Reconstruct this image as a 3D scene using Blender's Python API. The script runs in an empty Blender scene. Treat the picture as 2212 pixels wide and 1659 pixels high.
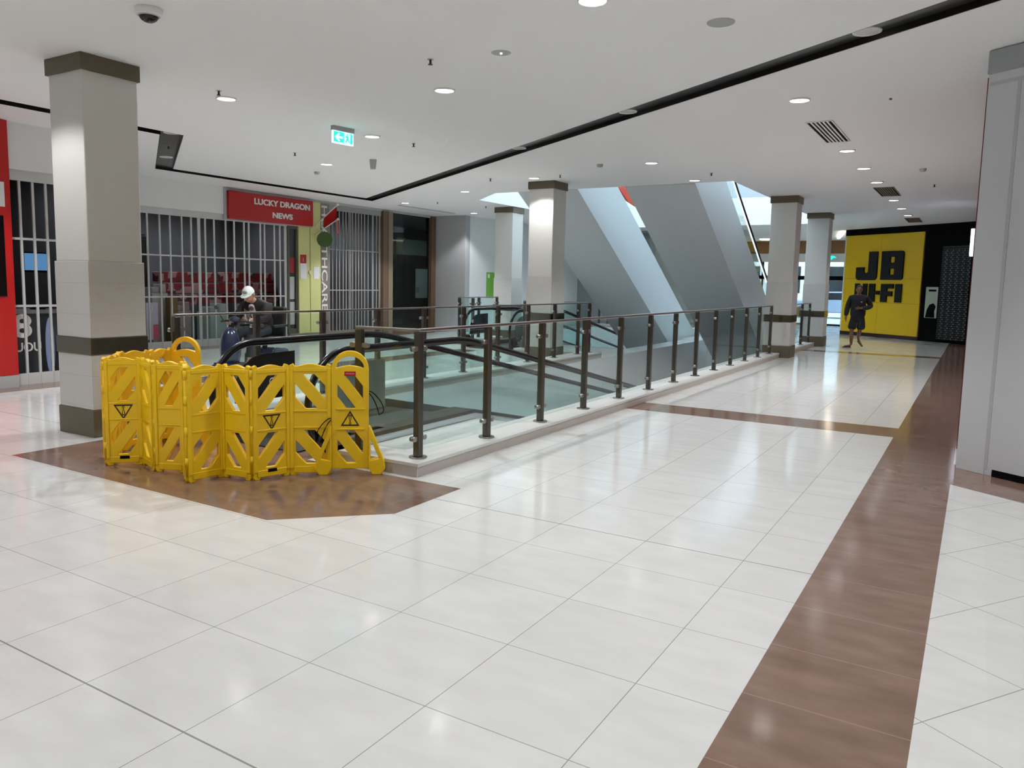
import bpy, bmesh, math, random
from mathutils import Vector, Matrix
random.seed(7)
PI = math.pi
scn = bpy.context.scene
COL = scn.collection
HC = 3.63            # ceiling height
CURB = 0.115

# ------------------------------------------------------------------ materials
def lin(c):
    out = []
    for v in c[:3]:
        v = v / 255.0
        out.append(v / 12.92 if v <= 0.04045 else ((v + 0.055) / 1.055) ** 2.4)
    return (out[0], out[1], out[2], 1.0)

def mat(name, col, rough=0.5, metal=0.0, spec=0.5, noise=0.0, nscale=8.0, emit=None, estr=0.0, bump=0.0, coat=0.0):
    m = bpy.data.materials.new(name); m.use_nodes = True
    nt = m.node_tree; b = nt.nodes['Principled BSDF']
    c = lin(col)
    b.inputs['Base Color'].default_value = c
    b.inputs['Roughness'].default_value = rough
    b.inputs['Metallic'].default_value = metal
    b.inputs['Specular IOR Level'].default_value = spec
    b.inputs['Coat Weight'].default_value = coat
    if emit:
        b.inputs['Emission Color'].default_value = lin(emit)
        b.inputs['Emission Strength'].default_value = estr
    if noise > 0 or bump > 0:
        tc = nt.nodes.new('ShaderNodeTexCoord')
        n = nt.nodes.new('ShaderNodeTexNoise'); n.inputs['Scale'].default_value = nscale; n.inputs['Detail'].default_value = 5
        nt.links.new(tc.outputs['Object'], n.inputs['Vector'])
        if noise > 0:
            r = nt.nodes.new('ShaderNodeMapRange')
            r.inputs['To Min'].default_value = 1 - noise; r.inputs['To Max'].default_value = 1 + noise
            nt.links.new(n.outputs['Fac'], r.inputs['Value'])
            mx = nt.nodes.new('ShaderNodeMix'); mx.data_type = 'RGBA'; mx.blend_type = 'MULTIPLY'
            mx.inputs[0].default_value = 1.0; mx.inputs[6].default_value = c
            nt.links.new(r.outputs['Result'], mx.inputs[7])
            nt.links.new(mx.outputs[2], b.inputs['Base Color'])
        if bump > 0:
            bp = nt.nodes.new('ShaderNodeBump'); bp.inputs['Strength'].default_value = bump; bp.inputs['Distance'].default_value = 0.01
            nt.links.new(n.outputs['Fac'], bp.inputs['Height']); nt.links.new(bp.outputs['Normal'], b.inputs['Normal'])
    return m

def glass(name, tint, refl=1.0):
    m = bpy.data.materials.new(name); m.use_nodes = True
    nt = m.node_tree; nt.nodes.clear()
    o = nt.nodes.new('ShaderNodeOutputMaterial')
    t = nt.nodes.new('ShaderNodeBsdfTransparent'); t.inputs['Color'].default_value = lin(tint)
    g = nt.nodes.new('ShaderNodeBsdfGlossy'); g.inputs['Roughness'].default_value = 0.01
    f = nt.nodes.new('ShaderNodeLayerWeight'); f.inputs['Blend'].default_value = 0.5     # facing term is the same from both sides
    pw = nt.nodes.new('ShaderNodeMath'); pw.operation = 'POWER'; pw.inputs[1].default_value = 5.0
    mu = nt.nodes.new('ShaderNodeMath'); mu.operation = 'MULTIPLY_ADD'; mu.inputs[1].default_value = 0.8 * refl; mu.inputs[2].default_value = 0.03 * refl
    mx = nt.nodes.new('ShaderNodeMixShader')
    nt.links.new(f.outputs['Facing'], pw.inputs[0]); nt.links.new(pw.outputs[0], mu.inputs[0]); nt.links.new(mu.outputs[0], mx.inputs[0])
    nt.links.new(t.outputs[0], mx.inputs[1]); nt.links.new(g.outputs[0], mx.inputs[2])
    nt.links.new(mx.outputs[0], o.inputs['Surface'])
    return m

class NT:
    def __init__(s, m): s.nt = m.node_tree
    def _in(s, sock, v):
        if isinstance(v, (int, float)): sock.default_value = v
        else: s.nt.links.new(v, sock)
    def m(s, op, a, b=None):
        n = s.nt.nodes.new('ShaderNodeMath'); n.operation = op
        s._in(n.inputs[0], a)
        if b is not None: s._in(n.inputs[1], b)
        return n.outputs[0]
    def gt(s, a, b): return s.m('GREATER_THAN', a, b)
    def lt(s, a, b): return s.m('LESS_THAN', a, b)
    def mul(s, *a):
        r = a[0]
        for q in a[1:]: r = s.m('MULTIPLY', r, q)
        return r
    def mx(s, *a):
        r = a[0]
        for q in a[1:]: r = s.m('MAXIMUM', r, q)
        return r
    def rng(s, v, a, b): return s.mul(s.gt(v, a), s.lt(v, b))
    def mix(s, f, a, b):
        n = s.nt.nodes.new('ShaderNodeMix'); n.data_type = 'RGBA'
        s._in(n.inputs[0], f)
        for i, v in ((6, a), (7, b)):
            if isinstance(v, tuple): n.inputs[i].default_value = v
            else: s.nt.links.new(v, n.inputs[i])
        return n.outputs[2]
    def joint(s, v, origin, pitch, hw):
        f = s.m('FRACT', s.m('DIVIDE', s.m('SUBTRACT', v, origin), pitch))
        d = s.m('MULTIPLY', s.m('SUBTRACT', 0.5, s.m('ABSOLUTE', s.m('SUBTRACT', f, 0.5))), pitch)
        return s.lt(d, hw)

def floor_material():
    m = bpy.data.materials.new('polished_porcelain_tile'); m.use_nodes = True
    nt = m.node_tree; b = nt.nodes['Principled BSDF']; q = NT(m)
    tc = nt.nodes.new('ShaderNodeTexCoord'); sp = nt.nodes.new('ShaderNodeSeparateXYZ')
    nt.links.new(tc.outputs['Object'], sp.inputs[0]); x, y = sp.outputs[0], sp.outputs[1]
    u = q.m('SUBTRACT', q.m('MULTIPLY', x, 0.833), q.m('MULTIPLY', y, 0.5533))
    v = q.m('ADD', q.m('MULTIPLY', x, 0.5533), q.m('MULTIPLY', y, 0.833))
    right = q.gt(x, -0.09)
    stripe = q.mul(q.rng(x, -0.68, -0.09), q.lt(y, 27.2))
    c1 = q.mul(q.rng(y, 9.28, 9.92), q.rng(x, -3.8, -0.6))
    c2 = q.mul(q.rng(y, 20.8, 21.35), q.rng(x, -3.8, -0.6))
    patch = q.mul(q.rng(x, -7.1, -3.29), q.rng(y, 3.43, 4.82), q.lt(q.m('SUBTRACT', x, y), -7.315))
    land = q.mul(q.rng(x, -6.5, -4.93), q.rng(y, 4.8, 7.6))
    s1 = q.mul(q.rng(x, -11.5, -10.93), q.lt(y, 7.6))
    s2 = q.mul(q.rng(x, -15.0, -14.3), q.gt(y, 8.5))
    s3 = q.mul(q.rng(x, -10.4, -9.8), q.gt(y, 7.0), q.lt(y, 15.0))
    hb = q.mul(right, q.rng(v, 6.02, 6.75))
    brown = q.mx(stripe, c1, c2, patch, land, s1, s2, s3, hb)
    # joints
    near = q.lt(y, 4.48)
    jx = q.joint(x, -1.057, 0.6, 0.0018)
    jy1 = q.mul(near, q.joint(y, 1.609, 0.6, 0.0018))
    jy2 = q.mul(q.m('SUBTRACT', 1.0, near), q.joint(y, 4.48, 0.6, 0.0018))
    big = q.mx(q.rng(y, 4.4755, 4.4845), q.rng(y, 1.605, 1.613))
    js = q.joint(y, 4.48, 0.5, 0.003)
    left_j = q.mul(q.m('SUBTRACT', 1.0, right), q.mx(q.mul(jx, q.m('SUBTRACT', 1.0, stripe)), q.mul(q.mx(jy1, jy2), q.m('SUBTRACT', 1.0, stripe)), big))
    right_j = q.mul(right, q.mx(q.joint(u, -1.79, 0.6, 0.002), q.joint(v, 3.18, 0.6, 0.002)))
    white_j = q.mul(q.mx(left_j, right_j), q.m('SUBTRACT', 1.0, brown))
    brown_j = q.mul(brown, q.mx(q.mul(stripe, js), q.mul(patch, q.mx(jx, jy2))))
    # per tile variation
    cmb = nt.nodes.new('ShaderNodeCombineXYZ')
    q._in(cmb.inputs[0], q.m('FLOOR', q.m('DIVIDE', q.m('SUBTRACT', x, -1.057), 0.6)))
    q._in(cmb.inputs[1], q.m('FLOOR', q.m('DIVIDE', q.m('SUBTRACT', y, 1.609), 0.6)))
    wn = nt.nodes.new('ShaderNodeTexWhiteNoise'); wn.noise_dimensions = '3D'; nt.links.new(cmb.outputs[0], wn.inputs['Vector'])
    n1 = nt.nodes.new('ShaderNodeTexNoise'); n1.inputs['Scale'].default_value = 3.0; n1.inputs['Detail'].default_value = 8
    mp = nt.nodes.new('ShaderNodeMapping'); mp.inputs['Scale'].default_value = (1.0, 2.4, 1.0); mp.inputs['Rotation'].default_value = (0, 0, 0.5)
    nt.links.new(tc.outputs['Object'], mp.inputs[0]); nt.links.new(mp.outputs[0], n1.inputs['Vector'])
    veins = nt.nodes.new('ShaderNodeMapRange'); nt.links.new(n1.outputs['Fac'], veins.inputs['Value'])
    veins.inputs['From Min'].default_value = 0.35; veins.inputs['From Max'].default_value = 0.68
    wt = q.mix(veins.outputs[0], lin((214, 213, 210)), lin((222, 221, 219)))
    wt = q.mix(q.m('MULTIPLY', wn.outputs['Value'], 0.35), wt, lin((208, 207, 204)))
    bt = q.mix(veins.outputs[0], lin((121, 96, 83)), lin((139, 112, 98)))
    c = q.mix(brown, wt, bt)
    c = q.mix(white_j, c, lin((146, 144, 138)))
    c = q.mix(brown_j, c, lin((150, 128, 116)))
    nt.links.new(c, b.inputs['Base Color'])
    n2 = nt.nodes.new('ShaderNodeTexNoise'); n2.inputs['Scale'].default_value = 1.3; n2.inputs['Detail'].default_value = 4
    nt.links.new(tc.outputs['Object'], n2.inputs['Vector'])
    r = nt.nodes.new('ShaderNodeMapRange'); nt.links.new(n2.outputs['Fac'], r.inputs['Value'])
    r.inputs['To Min'].default_value = 0.06; r.inputs['To Max'].default_value = 0.16
    nt.links.new(r.outputs[0], b.inputs['Roughness'])
    b.inputs['Specular IOR Level'].default_value = 0.55
    return m

M = {}
M['floor'] = floor_material()
M['slab'] = mat('slab_edge_white', (238, 240, 241), 0.7, noise=0.02)
M['lowfloor'] = mat('lower_tile', (196, 202, 202), 0.3, noise=0.05, nscale=1.2)
M['ceil'] = mat('ceiling_paint', (243, 243, 243), 0.85, noise=0.012, nscale=30)
M['wall'] = mat('wall_paint', (232, 232, 231), 0.8, noise=0.015, nscale=6)
M['greywall'] = mat('grey_wall_paint', (178, 178, 180), 0.8, noise=0.02)
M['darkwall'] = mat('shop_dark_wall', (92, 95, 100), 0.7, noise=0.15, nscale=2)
M['black'] = mat('matt_black', (6, 6, 6), 0.85, spec=0.12)
M['gloss_black'] = mat('gloss_black', (9, 9, 9), 0.18)
M['trough'] = mat('trough_black', (13, 13, 12), 0.35)
M['trough_top'] = mat('trough_dark_grey', (46, 46, 45), 0.3)
M['bronze'] = mat('bronze_trim', (98, 89, 70), 0.5, noise=0.05)
M['pillar'] = mat('pillar_plaster', (212, 210, 204), 0.75, noise=0.015)
M['steel'] = mat('brushed_steel', (158, 156, 150), 0.32, 1.0, noise=0.06, nscale=30)
M['dsteel'] = mat('bronzed_steel', (92, 89, 83), 0.33, 0.9, noise=0.08, nscale=30)
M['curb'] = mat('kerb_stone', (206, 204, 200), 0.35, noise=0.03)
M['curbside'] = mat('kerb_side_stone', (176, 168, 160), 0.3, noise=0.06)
M['curblip'] = mat('kerb_lip_brown', (112, 98, 90), 0.4)
M['glass'] = glass('balustrade_glass', (247, 253, 252), 0.9)
M['shopglass'] = glass('shop_glass', (190, 200, 198), 1.0)
M['doorglass'] = glass('door_glass', (225, 235, 238), 0.8)
M['rubber'] = mat('handrail_rubber', (12, 12, 13), 0.22)
M['pallet'] = mat('walkway_pallet', (66, 66, 64), 0.4, 0.7, noise=0.1, nscale=40)
M['skirt'] = mat('walkway_skirt', (78, 74, 68), 0.35, 0.7)
M['clad'] = mat('escalator_cladding', (205, 212, 216), 0.6, noise=0.01)
M['yellow'] = mat('yellow_plastic', (240, 196, 12), 0.42, noise=0.05, nscale=14)
M['yellow2'] = mat('yellow_plastic_worn', (240, 188, 26), 0.45, noise=0.08, nscale=20)
M['red'] = mat('sign_red', (172, 22, 24), 0.4)
M['redpanel'] = mat('red_panel', (190, 22, 18), 0.4)
M['maroon'] = mat('maroon_wall', (104, 16, 24), 0.6)
M['white'] = mat('white_plastic', (232, 232, 230), 0.45)
M['paper'] = mat('paper_white', (226, 226, 228), 0.8)
M['letters'] = mat('white_lettering', (225, 222, 218), 0.5)
M['shutter'] = mat('shutter_aluminium', (204, 204, 202), 0.5, 0.1, noise=0.04)
M['shutterw'] = mat('shutter_white', (152, 152, 150), 0.5, 0.2)
M['lime'] = mat('lime_yellow_paint', (208, 207, 140), 0.7, noise=0.03)
M['taupe'] = mat('taupe_wall', (124, 116, 106), 0.6)
M['brownframe'] = mat('brown_frame', (104, 82, 64), 0.5, noise=0.08)
M['tanframe'] = mat('tan_frame', (132, 118, 98), 0.5)
M['green'] = mat('green_sign', (112, 176, 52), 0.5)
M['dgreen'] = mat('dark_green_disc', (66, 96, 44), 0.5)
M['jb'] = mat('jb_yellow', (228, 186, 8), 0.3, noise=0.03)
M['wood'] = mat('timber_panel', (150, 106, 62), 0.5, noise=0.1, nscale=3)
M['skin'] = mat('skin', (188, 138, 112), 0.55, noise=0.05)
M['skin2'] = mat('skin_tanned', (120, 84, 62), 0.6)
M['jacket'] = mat('dark_jacket', (22, 22, 26), 0.8, noise=0.1, nscale=20)
M['jacket2'] = mat('brown_black_jacket', (26, 20, 20), 0.75, noise=0.15, nscale=20)
M['shirt'] = mat('pale_pink_shirt', (196, 170, 176), 0.8)
M['trousers'] = mat('dark_trousers', (40, 40, 48), 0.85)
M['shorts'] = mat('dark_shorts', (20, 20, 22), 0.85)
M['cap'] = mat('white_cap_cloth', (224, 230, 226), 0.8)
M['capg'] = mat('cap_green_grey', (120, 134, 122), 0.8)
M['hair'] = mat('dark_hair', (34, 28, 24), 0.7)
M['greyhair'] = mat('grey_hair', (150, 148, 146), 0.7)
M['navy'] = mat('navy_cowl', (26, 34, 62), 0.2, coat=0.5)
M['seat'] = mat('black_vinyl', (20, 22, 20), 0.5)
M['hoard'] = mat('hoarding_white', (204, 206, 210), 0.7, noise=0.015, nscale=4)
M['tape'] = mat('hoarding_joint', (184, 186, 188), 0.7)
M['hoardcap'] = mat('hoarding_grey_cap', (160, 164, 166), 0.7, noise=0.02)
M['eye'] = mat('dark_eye', (20, 18, 18), 0.3)
M['lamp'] = mat('lamp_diffuser', (255, 255, 255), 0.4, emit=(255, 254, 252), estr=7.0)
M['lampglass'] = mat('lamp_inner_glass', (220, 222, 222), 0.25, emit=(255, 253, 248), estr=0.9)
M['lampoff'] = mat('lamp_unlit_glass', (214, 212, 212), 0.25)
M['teal'] = mat('exit_teal', (20, 190, 180), 0.4, emit=(40, 205, 195), estr=0.75)
M['tealw'] = mat('exit_white', (190, 250, 246), 0.4, emit=(180, 255, 250), estr=0.95)
M['cove'] = mat('cove_glow', (255, 240, 220), 0.5, emit=(255, 236, 205), estr=2.2)
M['screen'] = mat('screen_blue', (60, 110, 160), 0.3, emit=(110, 170, 225), estr=0.3)
M['iceblue'] = mat('pale_blue_board', (170, 190, 235), 0.4)
M['detector'] = mat('detector_grey', (182, 182, 182), 0.5)
M['spr'] = mat('sprinkler_metal', (70, 68, 66), 0.4, 0.6)
M['concrete'] = mat('outdoor_paving', (190, 186, 180), 0.8, noise=0.06)
M['carpaint'] = mat('car_blue_silver', (150, 166, 190), 0.25, coat=0.6)
M['darkglass'] = mat('dark_car_glass', (22, 26, 32), 0.1)
M['pink'] = mat('pink_print', (206, 92, 110), 0.6)
M['rack'] = mat('red_rack', (156, 40, 44), 0.55, noise=0.1)
def rack_mat():
    m = bpy.data.materials.new('red_rack_with_covers'); m.use_nodes = True; nt = m.node_tree; b = nt.nodes['Principled BSDF']; q = NT(m)
    tc = nt.nodes.new('ShaderNodeTexCoord'); v = nt.nodes.new('ShaderNodeTexVoronoi'); v.distance = 'CHEBYCHEV'; v.inputs['Scale'].default_value = 5.5
    nt.links.new(tc.outputs['Object'], v.inputs['Vector'])
    sp = nt.nodes.new('ShaderNodeSeparateColor'); nt.links.new(v.outputs['Color'], sp.inputs[0])
    c = q.mix(q.gt(sp.outputs[0], 0.82), lin((138, 36, 42)), lin((176, 136, 136)))
    c = q.mix(q.gt(sp.outputs[1], 0.84), c, lin((80, 50, 54)))
    nt.links.new(c, b.inputs['Base Color']); b.inputs['Roughness'].default_value = 0.5
    return m
M['rack2'] = rack_mat()
M['goods'] = mat('mixed_goods', (150, 140, 138), 0.6, noise=0.4, nscale=22)
M['kraft'] = mat('pale_olive_banner', (186, 194, 178), 0.7)
M['bluecase'] = mat('pale_blue_grey', (150, 166, 164), 0.5)

# ------------------------------------------------------------------ mesh helpers
OFF = {}
class MB:
    def __init__(s): s.bm = bmesh.new()
    def box(s, x0, x1, y0, y1, z0, z1, mi=0, mtx=None):
        vs = [s.bm.verts.new(Vector(p) if mtx is None else mtx @ Vector(p)) for p in
              ((x0, y0, z0), (x1, y0, z0), (x1, y1, z0), (x0, y1, z0), (x0, y0, z1), (x1, y0, z1), (x1, y1, z1), (x0, y1, z1))]
        for f in ((0, 3, 2, 1), (4, 5, 6, 7), (0, 1, 5, 4), (1, 2, 6, 5), (2, 3, 7, 6), (3, 0, 4, 7)):
            fc = s.bm.faces.new([vs[i] for i in f]); fc.material_index = mi
        return s
    def cyl(s, p0, p1, r0, r1=None, seg=16, mi=0, caps=True):
        p0, p1 = Vector(p0), Vector(p1); r1 = r0 if r1 is None else r1
        d = (p1 - p0).normalized(); a = Vector((0, 0, 1)) if abs(d.z) < 0.9 else Vector((1, 0, 0))
        u = d.cross(a).normalized(); w = d.cross(u)
        A = [s.bm.verts.new(p0 + (u * math.cos(2 * PI * i / seg) + w * math.sin(2 * PI * i / seg)) * r0) for i in range(seg)]
        B = [s.bm.verts.new(p1 + (u * math.cos(2 * PI * i / seg) + w * math.sin(2 * PI * i / seg)) * r1) for i in range(seg)]
        for i in range(seg):
            f = s.bm.faces.new((A[i], A[(i + 1) % seg], B[(i + 1) % seg], B[i])); f.material_index = mi; f.smooth = True
        if caps:
            s.bm.faces.new(A[::-1]).material_index = mi; s.bm.faces.new(B).material_index = mi
        return s
    def lathe(s, prof, center=(0, 0, 0), seg=24, mi=0, axis=None):
        c = Vector(center); rings = []
        for r, z in prof:
            if r < 1e-6: rings.append([s.bm.verts.new(c + Vector((0, 0, z)))])
            else: rings.append([s.bm.verts.new(c + Vector((r * math.cos(2 * PI * i / seg), r * math.sin(2 * PI * i / seg), z))) for i in range(seg)])
        for a, b in zip(rings, rings[1:]):
            for i in range(seg):
                j = (i + 1) % seg
                q = [a[i % len(a)], a[j % len(a)], b[j % len(b)], b[i % len(b)]]
                q = [v for k, v in enumerate(q) if v not in q[:k]]
                if len(q) > 2:
                    f = s.bm.faces.new(q); f.material_index = mi; f.smooth = True
        return s
    def tube(s, pts, r, seg=10, mi=0, closed=False, sx=1.0, sz=1.0, up=None):
        pts = [Vector(p) for p in pts]; n = len(pts); rings = []
        pu = Vector(up) if up else None
        for i, p in enumerate(pts):
            if closed: t = pts[(i + 1) % n] - pts[i - 1]
            else: t = pts[min(i + 1, n - 1)] - pts[max(i - 1, 0)]
            t.normalize()
            a = pu if pu is not None else (Vector((0, 0, 1)) if abs(t.z) < 0.9 else Vector((0, 1, 0)))
            u = t.cross(a).normalized(); w = u.cross(t).normalized()
            if pu is None: pu = None
            rings.append([s.bm.verts.new(p + u * math.cos(2 * PI * k / seg) * r * sx + w * math.sin(2 * PI * k / seg) * r * sz) for k in range(seg)])
        m = n if closed else n - 1
        for i in range(m):
            A, B = rings[i], rings[(i + 1) % n]
            for k in range(seg):
                f = s.bm.faces.new((A[k], A[(k + 1) % seg], B[(k + 1) % seg], B[k])); f.material_index = mi; f.smooth = True
        if not closed:
            s.bm.faces.new(rings[0][::-1]).material_index = mi; s.bm.faces.new(rings[-1]).material_index = mi
        return s
    def poly(s, loops, basis, depth, mi=0):
        """loops: outer + holes in 2D; basis: 4x4 taking (a,b,c)->space; extruded along c by depth"""
        bm = bmesh.new(); edges = []
        for lp in loops:
            vs = [bm.verts.new((p[0], p[1], 0)) for p in lp]
            for i in range(len(vs)): edges.append(bm.edges.new((vs[i], vs[(i + 1) % len(vs)])))
        bmesh.ops.triangle_fill(bm, edges=edges, use_beauty=True, use_dissolve=False)
        fs = list(bm.faces)
        if depth:
            r = bmesh.ops.extrude_face_region(bm, geom=fs)
            bmesh.ops.translate(bm, vec=(0, 0, depth), verts=[g for g in r['geom'] if isinstance(g, bmesh.types.BMVert)])
        bmesh.ops.recalc_face_normals(bm, faces=bm.faces)
        vm = {v: s.bm.verts.new(basis @ v.co) for v in bm.verts}
        flip = basis.to_3x3().determinant() < 0
        for f in bm.faces:
            q = [vm[v] for v in f.verts]
            nf = s.bm.faces.new(q[::-1] if flip else q); nf.material_index = mi
        bm.free()
        return s
    def grid_sphere(s, c, r, sx=1, sy=1, sz=1, seg=16, rings=10, mi=0, z0=-1.0, z1=1.0, mtx=None):
        prof = []
        for i in range(rings + 1):
            z = z0 + (z1 - z0) * i / rings
            a = math.asin(max(-1, min(1, z0))) + (math.asin(min(1, z1)) - math.asin(max(-1, z0))) * i / rings
            prof.append((math.cos(a), math.sin(a)))
        R = []
        for rr, zz in prof:
            if rr < 1e-4: R.append([s.bm.verts.new(s._t((0, 0, zz), c, r, sx, sy, sz, mtx))])
            else: R.append([s.bm.verts.new(s._t((rr * math.cos(2 * PI * k / seg), rr * math.sin(2 * PI * k / seg), zz), c, r, sx, sy, sz, mtx)) for k in range(seg)])
        for a, b in zip(R, R[1:]):
            for i in range(seg):
                j = (i + 1) % seg
                q = [a[i % len(a)], a[j % len(a)], b[j % len(b)], b[i % len(b)]]
                q = [v for k, v in enumerate(q) if v not in q[:k]]
                if len(q) > 2:
                    f = s.bm.faces.new(q); f.material_index = mi; f.smooth = True
        return s
    def _t(s, p, c, r, sx, sy, sz, mtx):
        v = Vector((p[0] * r * sx, p[1] * r * sy, p[2] * r * sz)) + Vector(c)
        return mtx @ v if mtx is not None else v
    def build(s, name, mats, parent=None, world=False, bevel=0.0, bseg=2, recalc=False, smooth=False):
        if recalc: bmesh.ops.recalc_face_normals(s.bm, faces=s.bm.faces)
        if world and parent is not None:
            o = OFF[parent]
            for v in s.bm.verts: v.co -= o
        if bevel > 0:
            bmesh.ops.remove_doubles(s.bm, verts=s.bm.verts, dist=1e-6)
            ed = [e for e in s.bm.edges if len(e.link_faces) == 2 and e.calc_face_angle(0) > 0.6]
            bmesh.ops.bevel(s.bm, geom=ed, offset=bevel, segments=bseg, affect='EDGES', profile=0.5, clamp_overlap=True)
        if smooth:
            for f in s.bm.faces: f.smooth = True
        me = bpy.data.meshes.new(name); s.bm.to_mesh(me); s.bm.free()
        for m in (mats if isinstance(mats, (list, tuple)) else [mats]): me.materials.append(m)
        ob = bpy.data.objects.new(name, me); COL.objects.link(ob)
        if parent is not None:
            ob.parent = parent; OFF[ob] = OFF.get(parent, Vector((0, 0, 0)))
        else: OFF[ob] = Vector((0, 0, 0))
        return ob

def tag(o, label, cat, group=None):
    o['label'] = label; o['category'] = cat
    if group: o['group'] = group
    return o
def thing(name, label, cat, loc=(0, 0, 0), rotz=0.0, group=None):
    o = bpy.data.objects.new(name, None); COL.objects.link(o); o.empty_display_size = 0.1
    o.location = loc; o.rotation_euler = (0, 0, rotz); OFF[o] = Vector(loc)
    return tag(o, label, cat, group)
def struct(o): o['kind'] = 'structure'; return o
def dup(root, loc, label, rotz=None, group=None):
    r = root.copy(); COL.objects.link(r); r.location = loc; r['label'] = label; OFF[r] = Vector(loc)
    if rotz is not None: r.rotation_euler = (0, 0, rotz)
    if group: r['group'] = group
    def kids(a, b):
        for ch in list(a.children):
            c = ch.copy(); COL.objects.link(c); c.parent = b; kids(ch, c)
    kids(root, r)
    return r
def basis(o, ax, ay):
    ax, ay, o = Vector(ax).normalized(), Vector(ay).normalized(), Vector(o); az = ax.cross(ay)
    return Matrix(((ax.x, ay.x, az.x, o.x), (ax.y, ay.y, az.y, o.y), (ax.z, ay.z, az.z, o.z), (0, 0, 0, 1)))
def rect(x0, y0, x1, y1): return [(x0, y0), (x1, y0), (x1, y1), (x0, y1)]
def circ(cx, cy, r, n=24, a0=0, a1=2 * PI): return [(cx + r * math.cos(a0 + (a1 - a0) * i / n), cy + r * math.sin(a0 + (a1 - a0) * i / n)) for i in range(n)]
I4 = Matrix.Identity(4)

def text_mesh(name, s, m, bas, width=None, height=None, depth=0.01, bold=0.0, parent=None, world=True, align='LEFT'):
    cu = bpy.data.curves.new(name, 'FONT'); cu.body = s; cu.size = 1.0; cu.extrude = 0.01; cu.offset = bold; cu.align_x = 'LEFT'
    ob = bpy.data.objects.new(name, cu); COL.objects.link(ob)
    dg = bpy.context.evaluated_depsgraph_get(); dg.update()
    me = bpy.data.meshes.new_from_object(ob.evaluated_get(dg))
    COL.objects.unlink(ob); bpy.data.objects.remove(ob); bpy.data.curves.remove(cu)
    xs = [v.co.x for v in me.vertices]; ys = [v.co.y for v in me.vertices]
    x0, x1, y0, y1 = min(xs), max(xs), min(ys), max(ys)
    sx = (width / (x1 - x0)) if width else None; sy = (height / (y1 - y0)) if height else None
    sx = sx or sy; sy = sy or sx
    off = OFF[parent] if (parent is not None and world) else Vector((0, 0, 0))
    for v in me.vertices:
        p = Vector(((v.co.x - x0) * sx, (v.co.y - y0) * sy, (v.co.z + 0.01) / 0.02 * depth))
        v.co = bas @ p - off
    me.materials.clear(); me.materials.append(m)
    o = bpy.data.objects.new(name, me); COL.objects.link(o); OFF[o] = off
    if parent is not None: o.parent = parent
    return o

def skin_mesh(name, verts, edges, m, parent=None, sub=2):
    """verts: list of (co, radius or (rx,ry)); grows one continuous surface"""
    me = bpy.data.meshes.new(name); me.from_pydata([v[0] for v in verts], edges, [])
    ob = bpy.data.objects.new(name, me); COL.objects.link(ob)
    ob.modifiers.new('Skin', 'SKIN'); sk = ob.modifiers['Skin']; sk.use_smooth_shade = True; sk.branch_smoothing = 0.3
    for i, v in enumerate(verts):
        r = v[1]; me.skin_vertices[0].data[i].radius = r if isinstance(r, tuple) else (r, r)
        me.skin_vertices[0].data[i].use_root = (i == 0)
    sb = ob.modifiers.new('Sub', 'SUBSURF'); sb.levels = sub; sb.render_levels = sub
    dg = bpy.context.evaluated_depsgraph_get(); dg.update()
    nm = bpy.data.meshes.new_from_object(ob.evaluated_get(dg)); nm.name = name
    COL.objects.unlink(ob); bpy.data.objects.remove(ob)
    for p in nm.polygons: p.use_smooth = True
    nm.materials.clear(); nm.materials.append(m)
    o = bpy.data.objects.new(name, nm); COL.objects.link(o)
    if parent is not None: o.parent = parent
    OFF[o] = Vector((0, 0, 0))
    return o
def join(a, *others):
    bm = bmesh.new(); bm.from_mesh(a.data)
    for o in others:
        bm.from_mesh(o.data)
    bm.to_mesh(a.data); bm.free()
    for o in others: bpy.data.objects.remove(o)
    for p in a.data.polygons: p.use_smooth = True
    return a

# ------------------------------------------------------------------ shell
XL, XR, YB, YF = -19.5, 8.0, -8.0, 36.0
V1 = (-6.85, 7.5, -4.2, 23.0)      # void 1
V2 = (-11.0, 18.0, -7.4, 26.5)     # void 2
V2P = [(-11.0, 18.0), (-7.4, 18.0), (-7.4, 26.5), (-12.2, 26.5), (-12.2, 20.5), (-11.0, 20.5)]
mb = MB(); mb.poly([rect(XL, YB, XR, YF), rect(*V1), V2P], I4 @ Matrix.Translation((0, 0, -1.1)), 1.1)
fl = mb.build('floor', [M['floor'], M['slab']]); struct(fl)
for p in fl.data.polygons:
    if p.normal.z < 0.9: p.material_index = 1
# lower level
lo = MB(); lo.box(-24, 8, -2, 40, -4.7, -4.5); struct(lo.build('floor', M['lowfloor']))
lw = MB()
lw.box(-24.3, -24, -2, 40, -4.5, -1.1); lw.box(8, 8.3, -2, 40, -4.5, -1.1); lw.box(-24, 8, -2.3, -2, -4.5, -1.1); lw.box(-24, 8, 40, 40.3, -4.5, -1.1)
struct(lw.build('wall_lower', M['wall']))

# ceiling with troughs and atrium opening
nx, ny = 0.5533, 0.833; dx, dy = 0.833, -0.5533
def dg_pt(s, n): return (dx * s + nx * n, dy * s + ny * n)
def para(x_far, x_near, n0, n1, x_far2=None, x_near2=None):
    # diagonal trough between lines n.p=n0 and n.p=n1, clipped by x
    def at_x(x, n): return (x, (n - nx * x) / ny)
    return [at_x(x_far, n0), at_x(x_near, n0), at_x(x_near2 if x_near2 is not None else x_near, n1), at_x(x_far2 if x_far2 is not None else x_far, n1)]
def ax_(x, n): return (x, (n - nx * x) / ny)
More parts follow.
